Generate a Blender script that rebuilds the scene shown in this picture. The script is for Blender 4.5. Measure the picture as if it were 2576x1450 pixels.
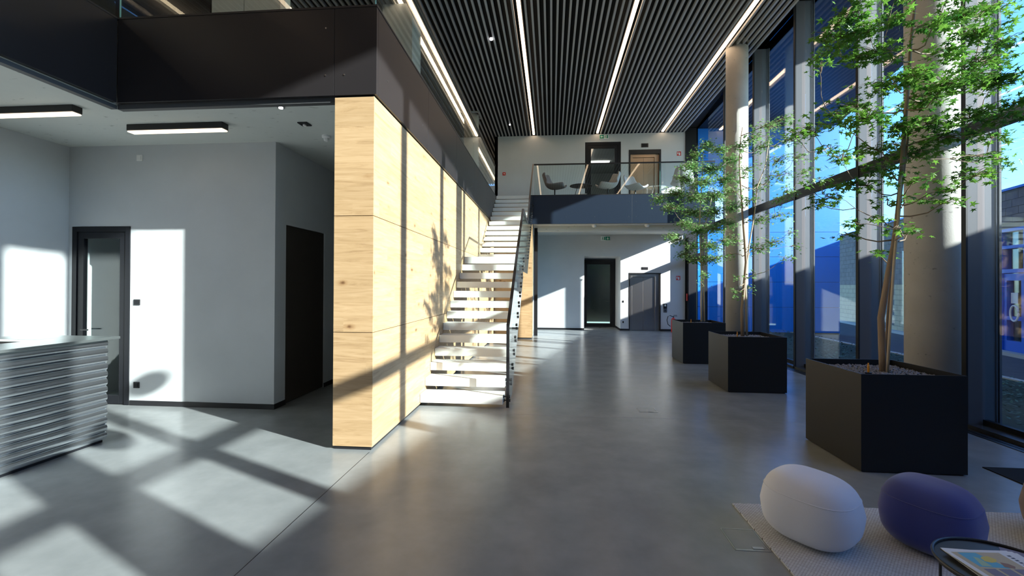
import bpy, bmesh, math, random
from mathutils import Vector, Matrix, noise
random.seed(7)
for o in list(bpy.data.objects): bpy.data.objects.remove(o)
sc = bpy.context.scene
COL = sc.collection
R = math.radians

# ---------------------------------------------------------------- camera
F_PX, YAW, PITCH, ROLL, CY = 1131.725, 0.0873197, 0.00642364, -0.00433325, 710.83
cy_, sy_ = math.cos(YAW), math.sin(YAW)
fw = Vector((-sy_*math.cos(PITCH), cy_*math.cos(PITCH), math.sin(PITCH)))
rt = Vector((cy_, sy_, 0)); up = rt.cross(fw)
c_, s_ = math.cos(ROLL), math.sin(ROLL)
r2 = c_*rt - s_*up; u2 = s_*rt + c_*up
cam_d = bpy.data.cameras.new('camera'); cam = bpy.data.objects.new('camera', cam_d); COL.objects.link(cam)
m = Matrix((r2, u2, -fw)).transposed().to_4x4(); m.translation = Vector((0, 0, 1.7)); cam.matrix_world = m
cam_d.sensor_width = 36; cam_d.lens = F_PX/2576*36; cam_d.shift_y = (CY-725)/2576
cam_d.clip_start = 0.05; cam_d.clip_end = 500
sc.camera = cam

# ---------------------------------------------------------------- light and exposure
sc.view_settings.view_transform = 'Standard'; sc.view_settings.look = 'None'
sc.view_settings.gamma = 1; sc.view_settings.use_curve_mapping = False
sc.view_settings.exposure = 0.0
world = bpy.data.worlds.new('sky'); sc.world = world; world.use_nodes = True
wn = world.node_tree; wn.nodes.clear()
sky = wn.nodes.new('ShaderNodeTexSky'); sky.sky_type = 'NISHITA'; sky.sun_disc = False
sky.sun_elevation = R(20.5); sky.sun_rotation = R(115.5); sky.air_density = 1.0; sky.dust_density = 0.3; sky.ozone_density = 2.0
bg = wn.nodes.new('ShaderNodeBackground'); bg.inputs[1].default_value = 0.54
wo = wn.nodes.new('ShaderNodeOutputWorld')
tn = wn.nodes.new('ShaderNodeMixRGB'); tn.blend_type = 'MULTIPLY'; tn.inputs[0].default_value = 1; tn.inputs[2].default_value = (0.56, 0.90, 1.34, 1)
wn.links.new(sky.outputs[0], tn.inputs[1]); wn.links.new(tn.outputs[0], bg.inputs[0]); wn.links.new(bg.outputs[0], wo.inputs[0])
sd = bpy.data.lights.new('sun', 'SUN'); sd.energy = 20.0; sd.angle = R(0.6); sd.color = (1.0, 0.97, 0.90)
sun = bpy.data.objects.new('sun', sd); COL.objects.link(sun)
A = R(64.7)
SUN = Vector((-math.sin(A), math.cos(A), -0.375)).normalized()
sun.rotation_euler = SUN.to_track_quat('-Z', 'Y').to_euler(); sun.location = (30, -15, 20)

# ---------------------------------------------------------------- materials
def newmat(name):
    m = bpy.data.materials.new(name); m.use_nodes = True
    n = m.node_tree; b = n.nodes['Principled BSDF']
    return m, n, b
def N(n, t, **k):
    x = n.nodes.new('ShaderNode'+t)
    for a, v in k.items(): setattr(x, a, v)
    return x
def plain(name, col, rough=0.5, metal=0.0, spec=0.5, bump=0.0, bscale=200.0, coat=0.0):
    m, n, b = newmat(name)
    b.inputs['Base Color'].default_value = (*col, 1); b.inputs['Roughness'].default_value = rough
    b.inputs['Metallic'].default_value = metal; b.inputs['Specular IOR Level'].default_value = spec
    b.inputs['Coat Weight'].default_value = coat
    if bump:
        no = N(n, 'TexNoise'); no.inputs['Scale'].default_value = bscale; no.inputs['Detail'].default_value = 4
        tc = N(n, 'NewGeometry'); n.links.new(tc.outputs['Position'], no.inputs['Vector'])
        bp = N(n, 'Bump'); bp.inputs['Strength'].default_value = bump; bp.inputs['Distance'].default_value = 0.01
        n.links.new(no.outputs[0], bp.inputs['Height']); n.links.new(bp.outputs[0], b.inputs['Normal'])
    return m
def ramp(n, stops):
    r = N(n, 'ValToRGB'); e = r.color_ramp.elements
    e[0].position, e[0].color = stops[0][0], (*stops[0][1], 1)
    e[1].position, e[1].color = stops[-1][0], (*stops[-1][1], 1)
    for p, c in stops[1:-1]:
        q = e.new(p); q.color = (*c, 1)
    return r
def mottled(name, c0, c1, scale=1.2, rough=0.8, r1=None, bump=0.05, stretch=(1, 1, 1), spots=False, detail=6, spec=0.5):
    m, n, b = newmat(name)
    g = N(n, 'NewGeometry'); mp = N(n, 'Mapping'); mp.inputs['Scale'].default_value = stretch
    n.links.new(g.outputs['Position'], mp.inputs['Vector'])
    a = N(n, 'TexNoise'); a.inputs['Scale'].default_value = scale; a.inputs['Detail'].default_value = detail; a.inputs['Roughness'].default_value = 0.6
    n.links.new(mp.outputs[0], a.inputs['Vector'])
    rp = ramp(n, [(0.22, c0), (0.78, c1)]); n.links.new(a.outputs[0], rp.inputs[0])
    out = rp.outputs[0]
    if spots:
        v = N(n, 'TexNoise'); v.inputs['Scale'].default_value = 14; v.inputs['Detail'].default_value = 3
        mp2 = N(n, 'Mapping'); mp2.inputs['Scale'].default_value = (0.5, 1.6, 1.6); n.links.new(g.outputs['Position'], mp2.inputs['Vector']); n.links.new(mp2.outputs[0], v.inputs['Vector'])
        r3 = ramp(n, [(0.27, (0.45, 0.45, 0.45)), (0.33, (1, 1, 1))]); n.links.new(v.outputs[0], r3.inputs[0])
        mx = N(n, 'MixRGB', blend_type='MULTIPLY'); mx.inputs[0].default_value = 0.7
        n.links.new(out, mx.inputs[1]); n.links.new(r3.outputs[0], mx.inputs[2]); out = mx.outputs[0]
    n.links.new(out, b.inputs['Base Color'])
    b.inputs['Specular IOR Level'].default_value = spec
    if r1 is None: b.inputs['Roughness'].default_value = rough
    else:
        mr = N(n, 'MapRange'); mr.inputs['From Min'].default_value = 0.35; mr.inputs['From Max'].default_value = 0.65
        mr.inputs['To Min'].default_value = rough; mr.inputs['To Max'].default_value = r1
        n.links.new(a.outputs[0], mr.inputs['Value']); n.links.new(mr.outputs[0], b.inputs['Roughness'])
    if bump:
        no = N(n, 'TexNoise'); no.inputs['Scale'].default_value = scale*25; no.inputs['Detail'].default_value = 5
        n.links.new(g.outputs['Position'], no.inputs['Vector'])
        bp = N(n, 'Bump'); bp.inputs['Strength'].default_value = bump; bp.inputs['Distance'].default_value = 0.01
        n.links.new(no.outputs[0], bp.inputs['Height']); n.links.new(bp.outputs[0], b.inputs['Normal'])
    return m
def emit(name, col, s):
    m = bpy.data.materials.new(name); m.use_nodes = True; n = m.node_tree; n.nodes.clear()
    e = N(n, 'Emission'); e.inputs[0].default_value = (*col, 1); e.inputs[1].default_value = s
    o = N(n, 'OutputMaterial'); n.links.new(e.outputs[0], o.inputs[0]); return m
def glass(name, tint=(0.93, 0.97, 0.96), f0=0.04, rough=0.0):
    m = bpy.data.materials.new(name); m.use_nodes = True; n = m.node_tree; n.nodes.clear()
    g = N(n, 'NewGeometry'); d = N(n, 'VectorMath', operation='DOT_PRODUCT')
    n.links.new(g.outputs['Incoming'], d.inputs[0]); n.links.new(g.outputs['Normal'], d.inputs[1])
    ab = N(n, 'Math', operation='ABSOLUTE'); n.links.new(d.outputs['Value'], ab.inputs[0])
    om = N(n, 'Math', operation='SUBTRACT', use_clamp=True); om.inputs[0].default_value = 1; n.links.new(ab.outputs[0], om.inputs[1])
    pw = N(n, 'Math', operation='POWER'); pw.inputs[1].default_value = 5; n.links.new(om.outputs[0], pw.inputs[0])
    ma = N(n, 'Math', operation='MULTIPLY_ADD'); ma.inputs[1].default_value = 1-f0; ma.inputs[2].default_value = f0; n.links.new(pw.outputs[0], ma.inputs[0])
    t = N(n, 'BsdfTransparent'); t.inputs[0].default_value = (*tint, 1)
    gl = N(n, 'BsdfGlossy'); gl.inputs['Roughness'].default_value = rough; gl.inputs[0].default_value = (1, 1, 1, 1)
    mx = N(n, 'MixShader'); n.links.new(ma.outputs[0], mx.inputs[0]); n.links.new(t.outputs[0], mx.inputs[1]); n.links.new(gl.outputs[0], mx.inputs[2])
    o = N(n, 'OutputMaterial'); n.links.new(mx.outputs[0], o.inputs[0]); return m
def oak(name, axis):
    # axis: world axis along which the grain runs (0 = x, 1 = y)
    m, n, b = newmat(name)
    g = N(n, 'NewGeometry'); sp = N(n, 'SeparateXYZ'); n.links.new(g.outputs['Position'], sp.inputs[0])
    # staves: random offset and tone per stave height and length
    zs = N(n, 'Math', operation='MULTIPLY'); zs.inputs[1].default_value = 6.6; n.links.new(sp.outputs[2], zs.inputs[0])
    zf = N(n, 'Math', operation='FLOOR'); n.links.new(zs.outputs[0], zf.inputs[0])
    al = N(n, 'Math', operation='MULTIPLY_ADD'); al.inputs[1].default_value = 0.45
    off = N(n, 'Math', operation='MULTIPLY'); off.inputs[1].default_value = 0.37; n.links.new(zf.outputs[0], off.inputs[0])
    n.links.new(sp.outputs[axis], al.inputs[0]); n.links.new(off.outputs[0], al.inputs[2])
    af = N(n, 'Math', operation='FLOOR'); n.links.new(al.outputs[0], af.inputs[0])
    cb = N(n, 'CombineXYZ'); n.links.new(zf.outputs[0], cb.inputs[0]); n.links.new(af.outputs[0], cb.inputs[1])
    wnz = N(n, 'TexWhiteNoise', noise_dimensions='3D'); n.links.new(cb.outputs[0], wnz.inputs['Vector'])
    # grain
    mp = N(n, 'Mapping'); sc_ = [14, 14, 14]; sc_[axis] = 1.1; mp.inputs['Scale'].default_value = sc_
    n.links.new(g.outputs['Position'], mp.inputs['Vector'])
    ad = N(n, 'VectorMath', operation='ADD'); n.links.new(mp.outputs[0], ad.inputs[0])
    s5 = N(n, 'VectorMath', operation='SCALE'); s5.inputs['Scale'].default_value = 30; n.links.new(wnz.outputs['Color'], s5.inputs[0]); n.links.new(s5.outputs[0], ad.inputs[1])
    gr = N(n, 'TexNoise'); gr.inputs['Scale'].default_value = 1.6; gr.inputs['Detail'].default_value = 8; gr.inputs['Roughness'].default_value = 0.65; gr.inputs['Distortion'].default_value = 1.2
    n.links.new(ad.outputs[0], gr.inputs['Vector'])
    rp = ramp(n, [(0.28, (0.30, 0.19, 0.095)), (0.46, (0.43, 0.29, 0.152)), (0.70, (0.50, 0.35, 0.20))])
    n.links.new(gr.outputs[0], rp.inputs[0])
    tone = ramp(n, [(0.0, (0.90, 0.87, 0.84)), (1.0, (1.05, 1.03, 1.02))]); n.links.new(wnz.outputs['Value'], tone.inputs[0])
    mx = N(n, 'MixRGB', blend_type='MULTIPLY'); mx.inputs[0].default_value = 1; n.links.new(rp.outputs[0], mx.inputs[1]); n.links.new(tone.outputs[0], mx.inputs[2])
    # knots
    mk_ = N(n, 'Mapping'); ks = [3.2, 3.2, 3.2]; ks[axis] = 1.5; mk_.inputs['Scale'].default_value = ks; n.links.new(g.outputs['Position'], mk_.inputs['Vector'])
    vo = N(n, 'TexVoronoi'); vo.inputs['Scale'].default_value = 1.2; n.links.new(mk_.outputs[0], vo.inputs['Vector'])
    kn = N(n, 'TexNoise'); kn.inputs['Scale'].default_value = 22; n.links.new(g.outputs['Position'], kn.inputs['Vector'])
    km = N(n, 'Math', operation='MULTIPLY_ADD'); km.inputs[1].default_value = 0.10; n.links.new(kn.outputs[0], km.inputs[0]); n.links.new(vo.outputs['Distance'], km.inputs[2])
    kr = ramp(n, [(0.075, (0.30, 0.20, 0.13)), (0.14, (0.86, 0.80, 0.74)), (0.2, (1, 1, 1))]); n.links.new(km.outputs[0], kr.inputs[0])
    m2 = N(n, 'MixRGB', blend_type='MULTIPLY'); m2.inputs[0].default_value = 1; n.links.new(mx.outputs[0], m2.inputs[1]); n.links.new(kr.outputs[0], m2.inputs[2])
    # fine stave seams
    fr = N(n, 'Math', operation='FRACT'); n.links.new(zs.outputs[0], fr.inputs[0])
    sr = ramp(n, [(0.0, (0.80, 0.76, 0.72)), (0.02, (1, 1, 1))]); n.links.new(fr.outputs[0], sr.inputs[0])
    m3 = N(n, 'MixRGB', blend_type='MULTIPLY'); m3.inputs[0].default_value = 1; n.links.new(m2.outputs[0], m3.inputs[1]); n.links.new(sr.outputs[0], m3.inputs[2])
    n.links.new(m3.outputs[0], b.inputs['Base Color']); b.inputs['Roughness'].default_value = 0.5
    bp = N(n, 'Bump'); bp.inputs['Strength'].default_value = 0.12; bp.inputs['Distance'].default_value = 0.004
    n.links.new(gr.outputs[0], bp.inputs['Height']); n.links.new(bp.outputs[0], b.inputs['Normal'])
    return m

M = {}
M['floor'] = mottled('polished concrete floor', (0.205, 0.222, 0.225), (0.300, 0.316, 0.316), 2.2, 0.24, 0.27, 0.0, (1, 1, 1), spec=0.5, detail=4)
M['plaster'] = mottled('grey mineral plaster', (0.48, 0.505, 0.515), (0.55, 0.575, 0.585), 1.1, 0.85, bump=0.06)
M['soffit'] = mottled('fair faced concrete soffit', (0.50, 0.525, 0.50), (0.58, 0.605, 0.575), 0.9, 0.85, bump=0.08, spots=True)
M['concrete'] = mottled('concrete column', (0.40, 0.385, 0.35), (0.52, 0.50, 0.46), 2.2, 0.75, bump=0.1, spots=True)
M['tread'] = mottled('pale concrete tread', (0.70, 0.70, 0.67), (0.78, 0.78, 0.75), 2.5, 0.6, bump=0.04)
M['fascia'] = plain('dark anodised sheet', (0.018, 0.016, 0.017), 0.30, 0, 0.35)
M['dim_wall'] = plain('dark grey wall paint', (0.10, 0.10, 0.105), 0.8)
M['drip'] = plain('grey drip edge', (0.07, 0.07, 0.072), 0.5)
M['fascia_sky_tint'] = plain('dark anodised sheet with sky tint', (0.013, 0.021, 0.036), 0.32, 0, 0.35)  # same sheet as the other fascias; bluish sky light put into the colour
M['sill'] = plain('metal window sill', (0.10, 0.11, 0.125), 0.25, 0.6)
M['black'] = plain('black metal', (0.012, 0.012, 0.014), 0.4)
M['frame'] = plain('anthracite window frame', (0.008, 0.009, 0.012), 0.5, 0, 0.3)
M['fin'] = plain('satin grey fin', (0.115, 0.12, 0.13), 0.55, 0, 0.1)
M['felt'] = plain('black felt', (0.006, 0.006, 0.006), 0.95)
M['slat'] = plain('grey ceiling slat', (0.44, 0.455, 0.455), 0.55)
M['steel'] = plain('brushed steel', (0.42, 0.42, 0.43), 0.28, 1.0)
M['steel_warm_lit'] = plain('brushed steel with warm light in colour', (0.50, 0.37, 0.25), 0.35, 1.0)  # same steel as the lower lift; warm LED light put into the colour
M['chrome'] = plain('polished corrugated steel', (0.68, 0.72, 0.76), 0.2, 0.97)
M['galv'] = plain('steel counter top', (0.45, 0.50, 0.50), 0.3, 0.9)
M['planter'] = plain('black powder coated sheet', (0.010, 0.011, 0.013), 0.45, 0.0, 0.35, 0.05, 400)
M['led'] = emit('warm led diffuser', (1.0, 0.72, 0.48), 7.0)
M['lamp'] = emit('warm lamp diffuser', (1.0, 0.80, 0.58), 3.2)
M['led_far'] = emit('corridor led', (1.0, 0.95, 0.88), 4.0)
M['spot'] = emit('small spot', (1.0, 0.95, 1.0), 12.0)
M['glass'] = glass('clear glass')
M['facade_glass'] = glass('facade glass', (0.90, 0.95, 0.97), 0.05)
M['green_edge'] = plain('glass edge', (0.25, 0.55, 0.48), 0.2, 0, 0.8)
M['oak_y'] = oak('oak panel grain along wall', 1); M['oak_x'] = oak('oak panel grain across', 0)
M['door_dark'] = plain('dark brown door leaf', (0.045, 0.038, 0.030), 0.5)
M['white'] = plain('white plastic', (0.75, 0.75, 0.73), 0.4)
M['shell'] = plain('light grey upholstered shell', (0.55, 0.53, 0.53), 0.85, bump=0.3, bscale=500)
M['shell_dark'] = plain('taupe upholstered shell', (0.26, 0.22, 0.22), 0.85, bump=0.3, bscale=500)
M['red'] = plain('red lacquer', (0.60, 0.03, 0.02), 0.35)
M['sign_green'] = plain('sign green', (0.0, 0.22, 0.13), 0.5)
M['sign_white'] = plain('sign white', (0.72, 0.78, 0.76), 0.5)
M['sign_red'] = plain('sign red', (0.50, 0.03, 0.02), 0.5)
M['stone'] = mottled('grey gravel', (0.13, 0.13, 0.155), (0.30, 0.30, 0.34), 30, 0.8, bump=0)
M['bark'] = mottled('pale brown bark', (0.19, 0.135, 0.09), (0.34, 0.26, 0.19), 9, 0.8, bump=0.4, stretch=(1, 1, 0.25))
M['bark_pale'] = mottled('pale stake wood', (0.42, 0.34, 0.22), (0.55, 0.45, 0.32), 9, 0.8, bump=0.2, stretch=(1, 1, 0.2))
M['blue_panel'] = plain('blue facade panel', (0.0, 0.17, 0.66), 0.45)
M['brick_dark'] = mottled('grey facing block', (0.16, 0.14, 0.13), (0.26, 0.23, 0.21), 3, 0.9, bump=0.2)
M['brick_pale'] = mottled('pale yellow block', (0.42, 0.34, 0.22), (0.55, 0.46, 0.30), 3, 0.9, bump=0.2)
M['mortar'] = plain('mortar', (0.16, 0.15, 0.14), 0.95)
M['door_blue'] = plain('bright blue door frame', (0.01, 0.10, 0.60), 0.4)
M['asphalt'] = mottled('asphalt', (0.07, 0.07, 0.08), (0.10, 0.10, 0.11), 3, 0.9, bump=0.3)
M['kerb'] = plain('pale kerb', (0.42, 0.42, 0.40), 0.8)
M['soil'] = mottled('planted earth', (0.012, 0.02, 0.012), (0.03, 0.05, 0.03), 8, 0.95, bump=0.4)
M['bedleaf'] = plain('ground cover', (0.03, 0.075, 0.035), 0.6)
M['amber'] = plain('amber plastic', (0.75, 0.30, 0.02), 0.4)
def leafmat(name, c0, c1):
    m = bpy.data.materials.new(name); m.use_nodes = True; n = m.node_tree; n.nodes.clear()
    g = N(n, 'NewGeometry'); no = N(n, 'TexNoise'); no.inputs['Scale'].default_value = 7; n.links.new(g.outputs['Position'], no.inputs['Vector'])
    rp = ramp(n, [(0.35, c0), (0.68, c1)]); n.links.new(no.outputs[0], rp.inputs[0])
    p = N(n, 'BsdfPrincipled'); p.inputs['Roughness'].default_value = 0.45; n.links.new(rp.outputs[0], p.inputs['Base Color'])
    t = N(n, 'BsdfTranslucent'); n.links.new(rp.outputs[0], t.inputs[0])
    mx = N(n, 'MixShader'); mx.inputs[0].default_value = 0.45; n.links.new(p.outputs[0], mx.inputs[1]); n.links.new(t.outputs[0], mx.inputs[2])
    o = N(n, 'OutputMaterial'); n.links.new(mx.outputs[0], o.inputs[0]); return m
M['leaf'] = leafmat('maple leaf', (0.035, 0.14, 0.02), (0.21, 0.42, 0.06))
M['leaf2'] = leafmat('small leaf', (0.08, 0.22, 0.05), (0.30, 0.48, 0.17))
def fabric(name, c):
    m = plain(name, c, 0.95, bump=0.25, bscale=600)
    b = m.node_tree.nodes['Principled BSDF']; b.inputs['Sheen Weight'].default_value = 0.4; return m
M['wool_pale'] = fabric('pale lavender grey wool', (0.72, 0.74, 0.82))
M['wool_blue'] = fabric('navy wool', (0.04, 0.055, 0.24))
M['wool_brown'] = fabric('brown wool', (0.20, 0.15, 0.14))
# woven rug
m, n, b = newmat('woven rug'); g = N(n, 'NewGeometry'); mp = N(n, 'Mapping'); mp.inputs['Scale'].default_value = (62, 40, 1); mp.inputs['Rotation'].default_value = (0, 0, 0.1)
n.links.new(g.outputs['Position'], mp.inputs['Vector'])
br = N(n, 'TexBrick'); br.inputs['Scale'].default_value = 1; br.inputs['Color1'].default_value = (0.72, 0.75, 0.78, 1); br.inputs['Color2'].default_value = (0.62, 0.65, 0.68, 1)
br.inputs['Mortar'].default_value = (0.16, 0.155, 0.15, 1); br.inputs['Mortar Size'].default_value = 0.06; br.inputs['Brick Width'].default_value = 1.1; br.inputs['Row Height'].default_value = 0.5
n.links.new(mp.outputs[0], br.inputs['Vector']); n.links.new(br.outputs['Color'], b.inputs['Base Color']); b.inputs['Roughness'].default_value = 1
bp = N(n, 'Bump'); bp.inputs['Strength'].default_value = 0.8; bp.inputs['Distance'].default_value = 0.006; bp.invert = True
n.links.new(br.outputs['Fac'], bp.inputs['Height']); n.links.new(bp.outputs[0], b.inputs['Normal']); M['rug'] = m

# ---------------------------------------------------------------- helpers
def wl(o):
    v = o.location.copy()
    while o.parent: o = o.parent; v += o.location
    return v
def mk(name, bm, mat, parent=None, smooth=False):
    # bm is in world coordinates; the object's origin goes to the middle of its base
    xs = [v.co for v in bm.verts]
    lo = Vector((min(v.x for v in xs), min(v.y for v in xs), min(v.z for v in xs))); hi = Vector((max(v.x for v in xs), max(v.y for v in xs), max(v.z for v in xs)))
    c = Vector(((lo.x+hi.x)/2, (lo.y+hi.y)/2, lo.z))
    bmesh.ops.translate(bm, verts=bm.verts, vec=-c)
    me = bpy.data.meshes.new(name); bm.to_mesh(me); bm.free()
    for mt in (mat if isinstance(mat, (list, tuple)) else [mat]): me.materials.append(mt)
    if smooth:
        for p in me.polygons: p.use_smooth = True
    o = bpy.data.objects.new(name, me); COL.objects.link(o)
    if parent: o.parent = parent; c = c - wl(parent)
    o.location = c
    return o
def tag(o, label, cat=None, group=None, kind=None):
    o['label'] = label
    if cat: o['category'] = cat
    if group: o['group'] = group
    if kind: o['kind'] = kind
    return o
def thing(name, label, cat, loc, group=None):
    o = bpy.data.objects.new(name, None); o.empty_display_size = 0.1; COL.objects.link(o); o.location = loc
    return tag(o, label, cat, group)
def struct(name, label, loc=(0, 0, 0)):
    o = bpy.data.objects.new(name, None); o.empty_display_size = 0.1; COL.objects.link(o); o.location = loc
    o['kind'] = 'structure'; o['label'] = label; return o
def sm(o, label): o['kind'] = 'structure'; o['label'] = label; return o
def B(bm, x0, x1, y0, y1, z0, z1, bev=0.0):
    r = bmesh.ops.create_cube(bm, size=1)
    for v in r['verts']: v.co = Vector((x0+(v.co.x+.5)*(x1-x0), y0+(v.co.y+.5)*(y1-y0), z0+(v.co.z+.5)*(z1-z0)))
    if bev:
        es = list({e for v in r['verts'] for e in v.link_edges})
        bmesh.ops.bevel(bm, geom=es, offset=bev, segments=2, affect='EDGES', profile=0.5)
    return bm
def box(name, x0, x1, y0, y1, z0, z1, mat, parent=None, bev=0.0):
    return mk(name, B(bmesh.new(), x0, x1, y0, y1, z0, z1, bev), mat, parent)
def slabs(name, boxes, mat, parent=None, bev=0.0):
    bm = bmesh.new()
    for b_ in boxes: B(bm, *b_, bev)
    return mk(name, bm, mat, parent)
def prism(bm, pts, axis, a0, a1):
    # pts: 2-D polygon in the other two axes, extruded along axis
    def P(p, a):
        return Vector((a, p[0], p[1])) if axis == 0 else Vector((p[0], a, p[1])) if axis == 1 else Vector((p[0], p[1], a))
    v0 = [bm.verts.new(P(p, a0)) for p in pts]; v1 = [bm.verts.new(P(p, a1)) for p in pts]
    k = len(pts); bm.faces.new(v0); bm.faces.new(v1[::-1])
    for i in range(k): bm.faces.new((v0[i], v1[i], v1[(i+1) % k], v0[(i+1) % k]))
    bmesh.ops.recalc_face_normals(bm, faces=bm.faces); return bm
def tube(bm, pts, radii, seg=8, cap=True):
    pts = [Vector(p) for p in pts]; rings = []
    if not isinstance(radii, (list, tuple)): radii = [radii]*len(pts)
    ref = Vector((0, 0, 1)) if abs((pts[-1]-pts[0]).normalized().z) < 0.9 else Vector((1, 0, 0))
    for i, p in enumerate(pts):
        d = (pts[min(i+1, len(pts)-1)]-pts[max(i-1, 0)]).normalized()
        a = d.cross(ref)
        if a.length < 1e-4: a = d.cross(Vector((0, 1, 0)))
        a.normalize(); b = d.cross(a)
        rings.append([bm.verts.new(p+radii[i]*(math.cos(2*math.pi*k/seg)*a+math.sin(2*math.pi*k/seg)*b)) for k in range(seg)])
    for i in range(len(rings)-1):
        for k in range(seg): bm.faces.new((rings[i][k], rings[i][(k+1) % seg], rings[i+1][(k+1) % seg], rings[i+1][k]))
    if cap: bm.faces.new(rings[0][::-1]); bm.faces.new(rings[-1])
    return bm
def cyl(bm, x, y, z0, z1, r, seg=32, r1=None):
    v0 = [bm.verts.new((x+r*math.cos(2*math.pi*k/seg), y+r*math.sin(2*math.pi*k/seg), z0)) for k in range(seg)]
    r1 = r if r1 is None else r1
    v1 = [bm.verts.new((x+r1*math.cos(2*math.pi*k/seg), y+r1*math.sin(2*math.pi*k/seg), z1)) for k in range(seg)]
    for k in range(seg): bm.faces.new((v0[k], v0[(k+1) % seg], v1[(k+1) % seg], v1[k]))
    bm.faces.new(v0[::-1]); bm.faces.new(v1); return bm
def lathe(bm, x, y, prof, seg=32):
    rings = [[bm.verts.new((x+r*math.cos(2*math.pi*k/seg), y+r*math.sin(2*math.pi*k/seg), z)) for k in range(seg)] for r, z in prof]
    for i in range(len(rings)-1):
        for k in range(seg): bm.faces.new((rings[i][k], rings[i][(k+1) % seg], rings[i+1][(k+1) % seg], rings[i+1][k]))
    bm.faces.new(rings[0][::-1]); bm.faces.new(rings[-1]); return bm
def discY(bm, x, y0, y1, z, r, seg=16):
    v0 = [bm.verts.new((x+r*math.cos(2*math.pi*k/seg), y0, z+r*math.sin(2*math.pi*k/seg))) for k in range(seg)]
    v1 = [bm.verts.new((x+r*math.cos(2*math.pi*k/seg), y1, z+r*math.sin(2*math.pi*k/seg))) for k in range(seg)]
    for k in range(seg): bm.faces.new((v0[k], v1[k], v1[(k+1) % seg], v0[(k+1) % seg]))
    bm.faces.new(v0); bm.faces.new(v1[::-1]); return bm
def copy_to(o, loc, parent=None, name=None):
    c = o.copy(); COL.objects.link(c)
    if name: c.name = name
    c.parent = parent; c.location = Vector(loc)-(wl(parent) if parent else Vector()); return c
def copy_tree(o, loc, rz=None):
    r = o.copy(); COL.objects.link(r); r.location = loc
    if rz is not None: r.rotation_euler.z = rz
    def rec(a, b):
        for ch in list(a.children):
            c = ch.copy(); COL.objects.link(c); c.parent = b; rec(ch, c)
    rec(o, r); return r

# ---------------------------------------------------------------- key dimensions
XW = 5.03; XG = 5.20; WX = -1.82; WY = 4.467; BY = 17.4; CZ = 7.5; SZ = 3.64; FZ = 4.57
FINS = [5.918+1.9215*k for k in range(-4, 6)]

# ---------------------------------------------------------------- structure: floor
fl = sm(box('floor', -9, 5.46, -9, 19.2, -0.25, 0, M['floor']), 'polished grey concrete floor of the lobby')
box('floor_joint', -1.835, -1.831, -3.45, 4.43, -0.001, 0.0012, M['black'], fl)
box('floor_joint', -1.7, 4.6, 5.92, 5.9215, -0.001, 0.0008, M['slat'], fl)
# floor boxes let into the floor
for (x0, x1, y0, y1, lb) in ((1.185, 1.43, 6.19, 6.42, 'square steel floor box lid in the middle of the lobby floor'), (1.185, 1.41, 3.02, 3.285, 'square floor box lid beside the corner of the rug')):
    t = thing('floor_box', lb, 'floor box', ((x0+x1)/2, (y0+y1)/2, 0))
    slabs('rim', [(x0, x1, y0, y0+.014, 0, .0025), (x0, x1, y1-.008, y1, 0, .0025), (x0, x0+.008, y0+.008, y1-.008, 0, .0025), (x1-.008, x1, y0+.008, y1-.008, 0, .0025)], M['steel'], t)
    box('lid', x0+.010, x1-.010, y0+.010, y1-.010, 0, .002, M['floor'], t)
    box('cable_flap', x0+.12, x0+.19, y0+.02, y0+.045, .002, .005, M['steel'], t)
# floor channel along the glazing
t = thing('floor_grille', 'dark floor grille running along the foot of the glazing', 'grille', (4.9, 5, 0))
box('grille_frame', 4.84, 5.00, -3.45, 17.3, 0.0, 0.006, M['black'], t)
box('bar', 4.90, 4.94, -3.45, 17.3, 0.006, 0.010, M['frame'], t)
tag(box('floor_mat', 4.05, 4.82, 4.05, 4.62, 0, 0.008, M['felt']), 'black floor mat beside the nearest planter at the glazing', 'mat')

# ---------------------------------------------------------------- structure: walls
wl_ = sm(box('wall_left', -7.1, -6.83, -9, 5.81, 0, SZ, M['plaster']), 'grey plaster wall behind the reception desk')
wr = struct('wall_rear', 'grey plaster wall with the glass door behind reception', (-5.3, 5.81, 0))
slabs('wall_surface', [(-7.1, -6.77, 5.81, 6.05, 0, SZ), (-6.77, -5.875, 5.81, 6.05, 2.505, SZ), (-5.875, -3.745, 5.81, 6.05, 0, SZ)], M['plaster'], wr)
slabs('skirting', [(-5.86, -3.735, 5.80, 5.82, 0.0, 0.07)], M['black'], wr)
wp = struct('wall_passage', 'plaster wall of the passage beside the timber wall', (-3.87, 8, 0))
slabs('wall_surface', [(-3.995, -3.745, 6.05, 6.064, 0, SZ), (-3.995, -3.745, 6.064, 7.153, 2.545, SZ), (-3.995, -3.745, 7.153, 12.0, 0, SZ)], M['plaster'], wp)
slabs('skirting', [(-3.75, -3.735, 5.82, 6.064, 0.0, 0.07), (-3.75, -3.735, 7.153, 12.0, 0.0, 0.07)], M['black'], wp)
sm(box('wall_passage_end', -3.745, -2.24, 11.9, 12.1, 0, SZ, M['plaster']), 'end wall of the passage')
d = struct('door_2', 'dark door in the passage wall', (-3.77, 6.6, 0))
box('door_leaf', -3.80, -3.76, 6.07, 7.147, 0.01, 2.54, M['door_dark'], d)
box('door_frame', -3.83, -3.80, 6.064, 7.153, 0.0, 2.545, M['black'], d)
# room behind the glass door
sm(slabs('wall_back_office', [(-7.1, -4.0, 8.4, 8.55, 0, SZ), (-7.1, -6.95, 6.05, 8.4, 0, SZ)], M['plaster']), 'plaster walls of the room behind the glass door')

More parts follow.
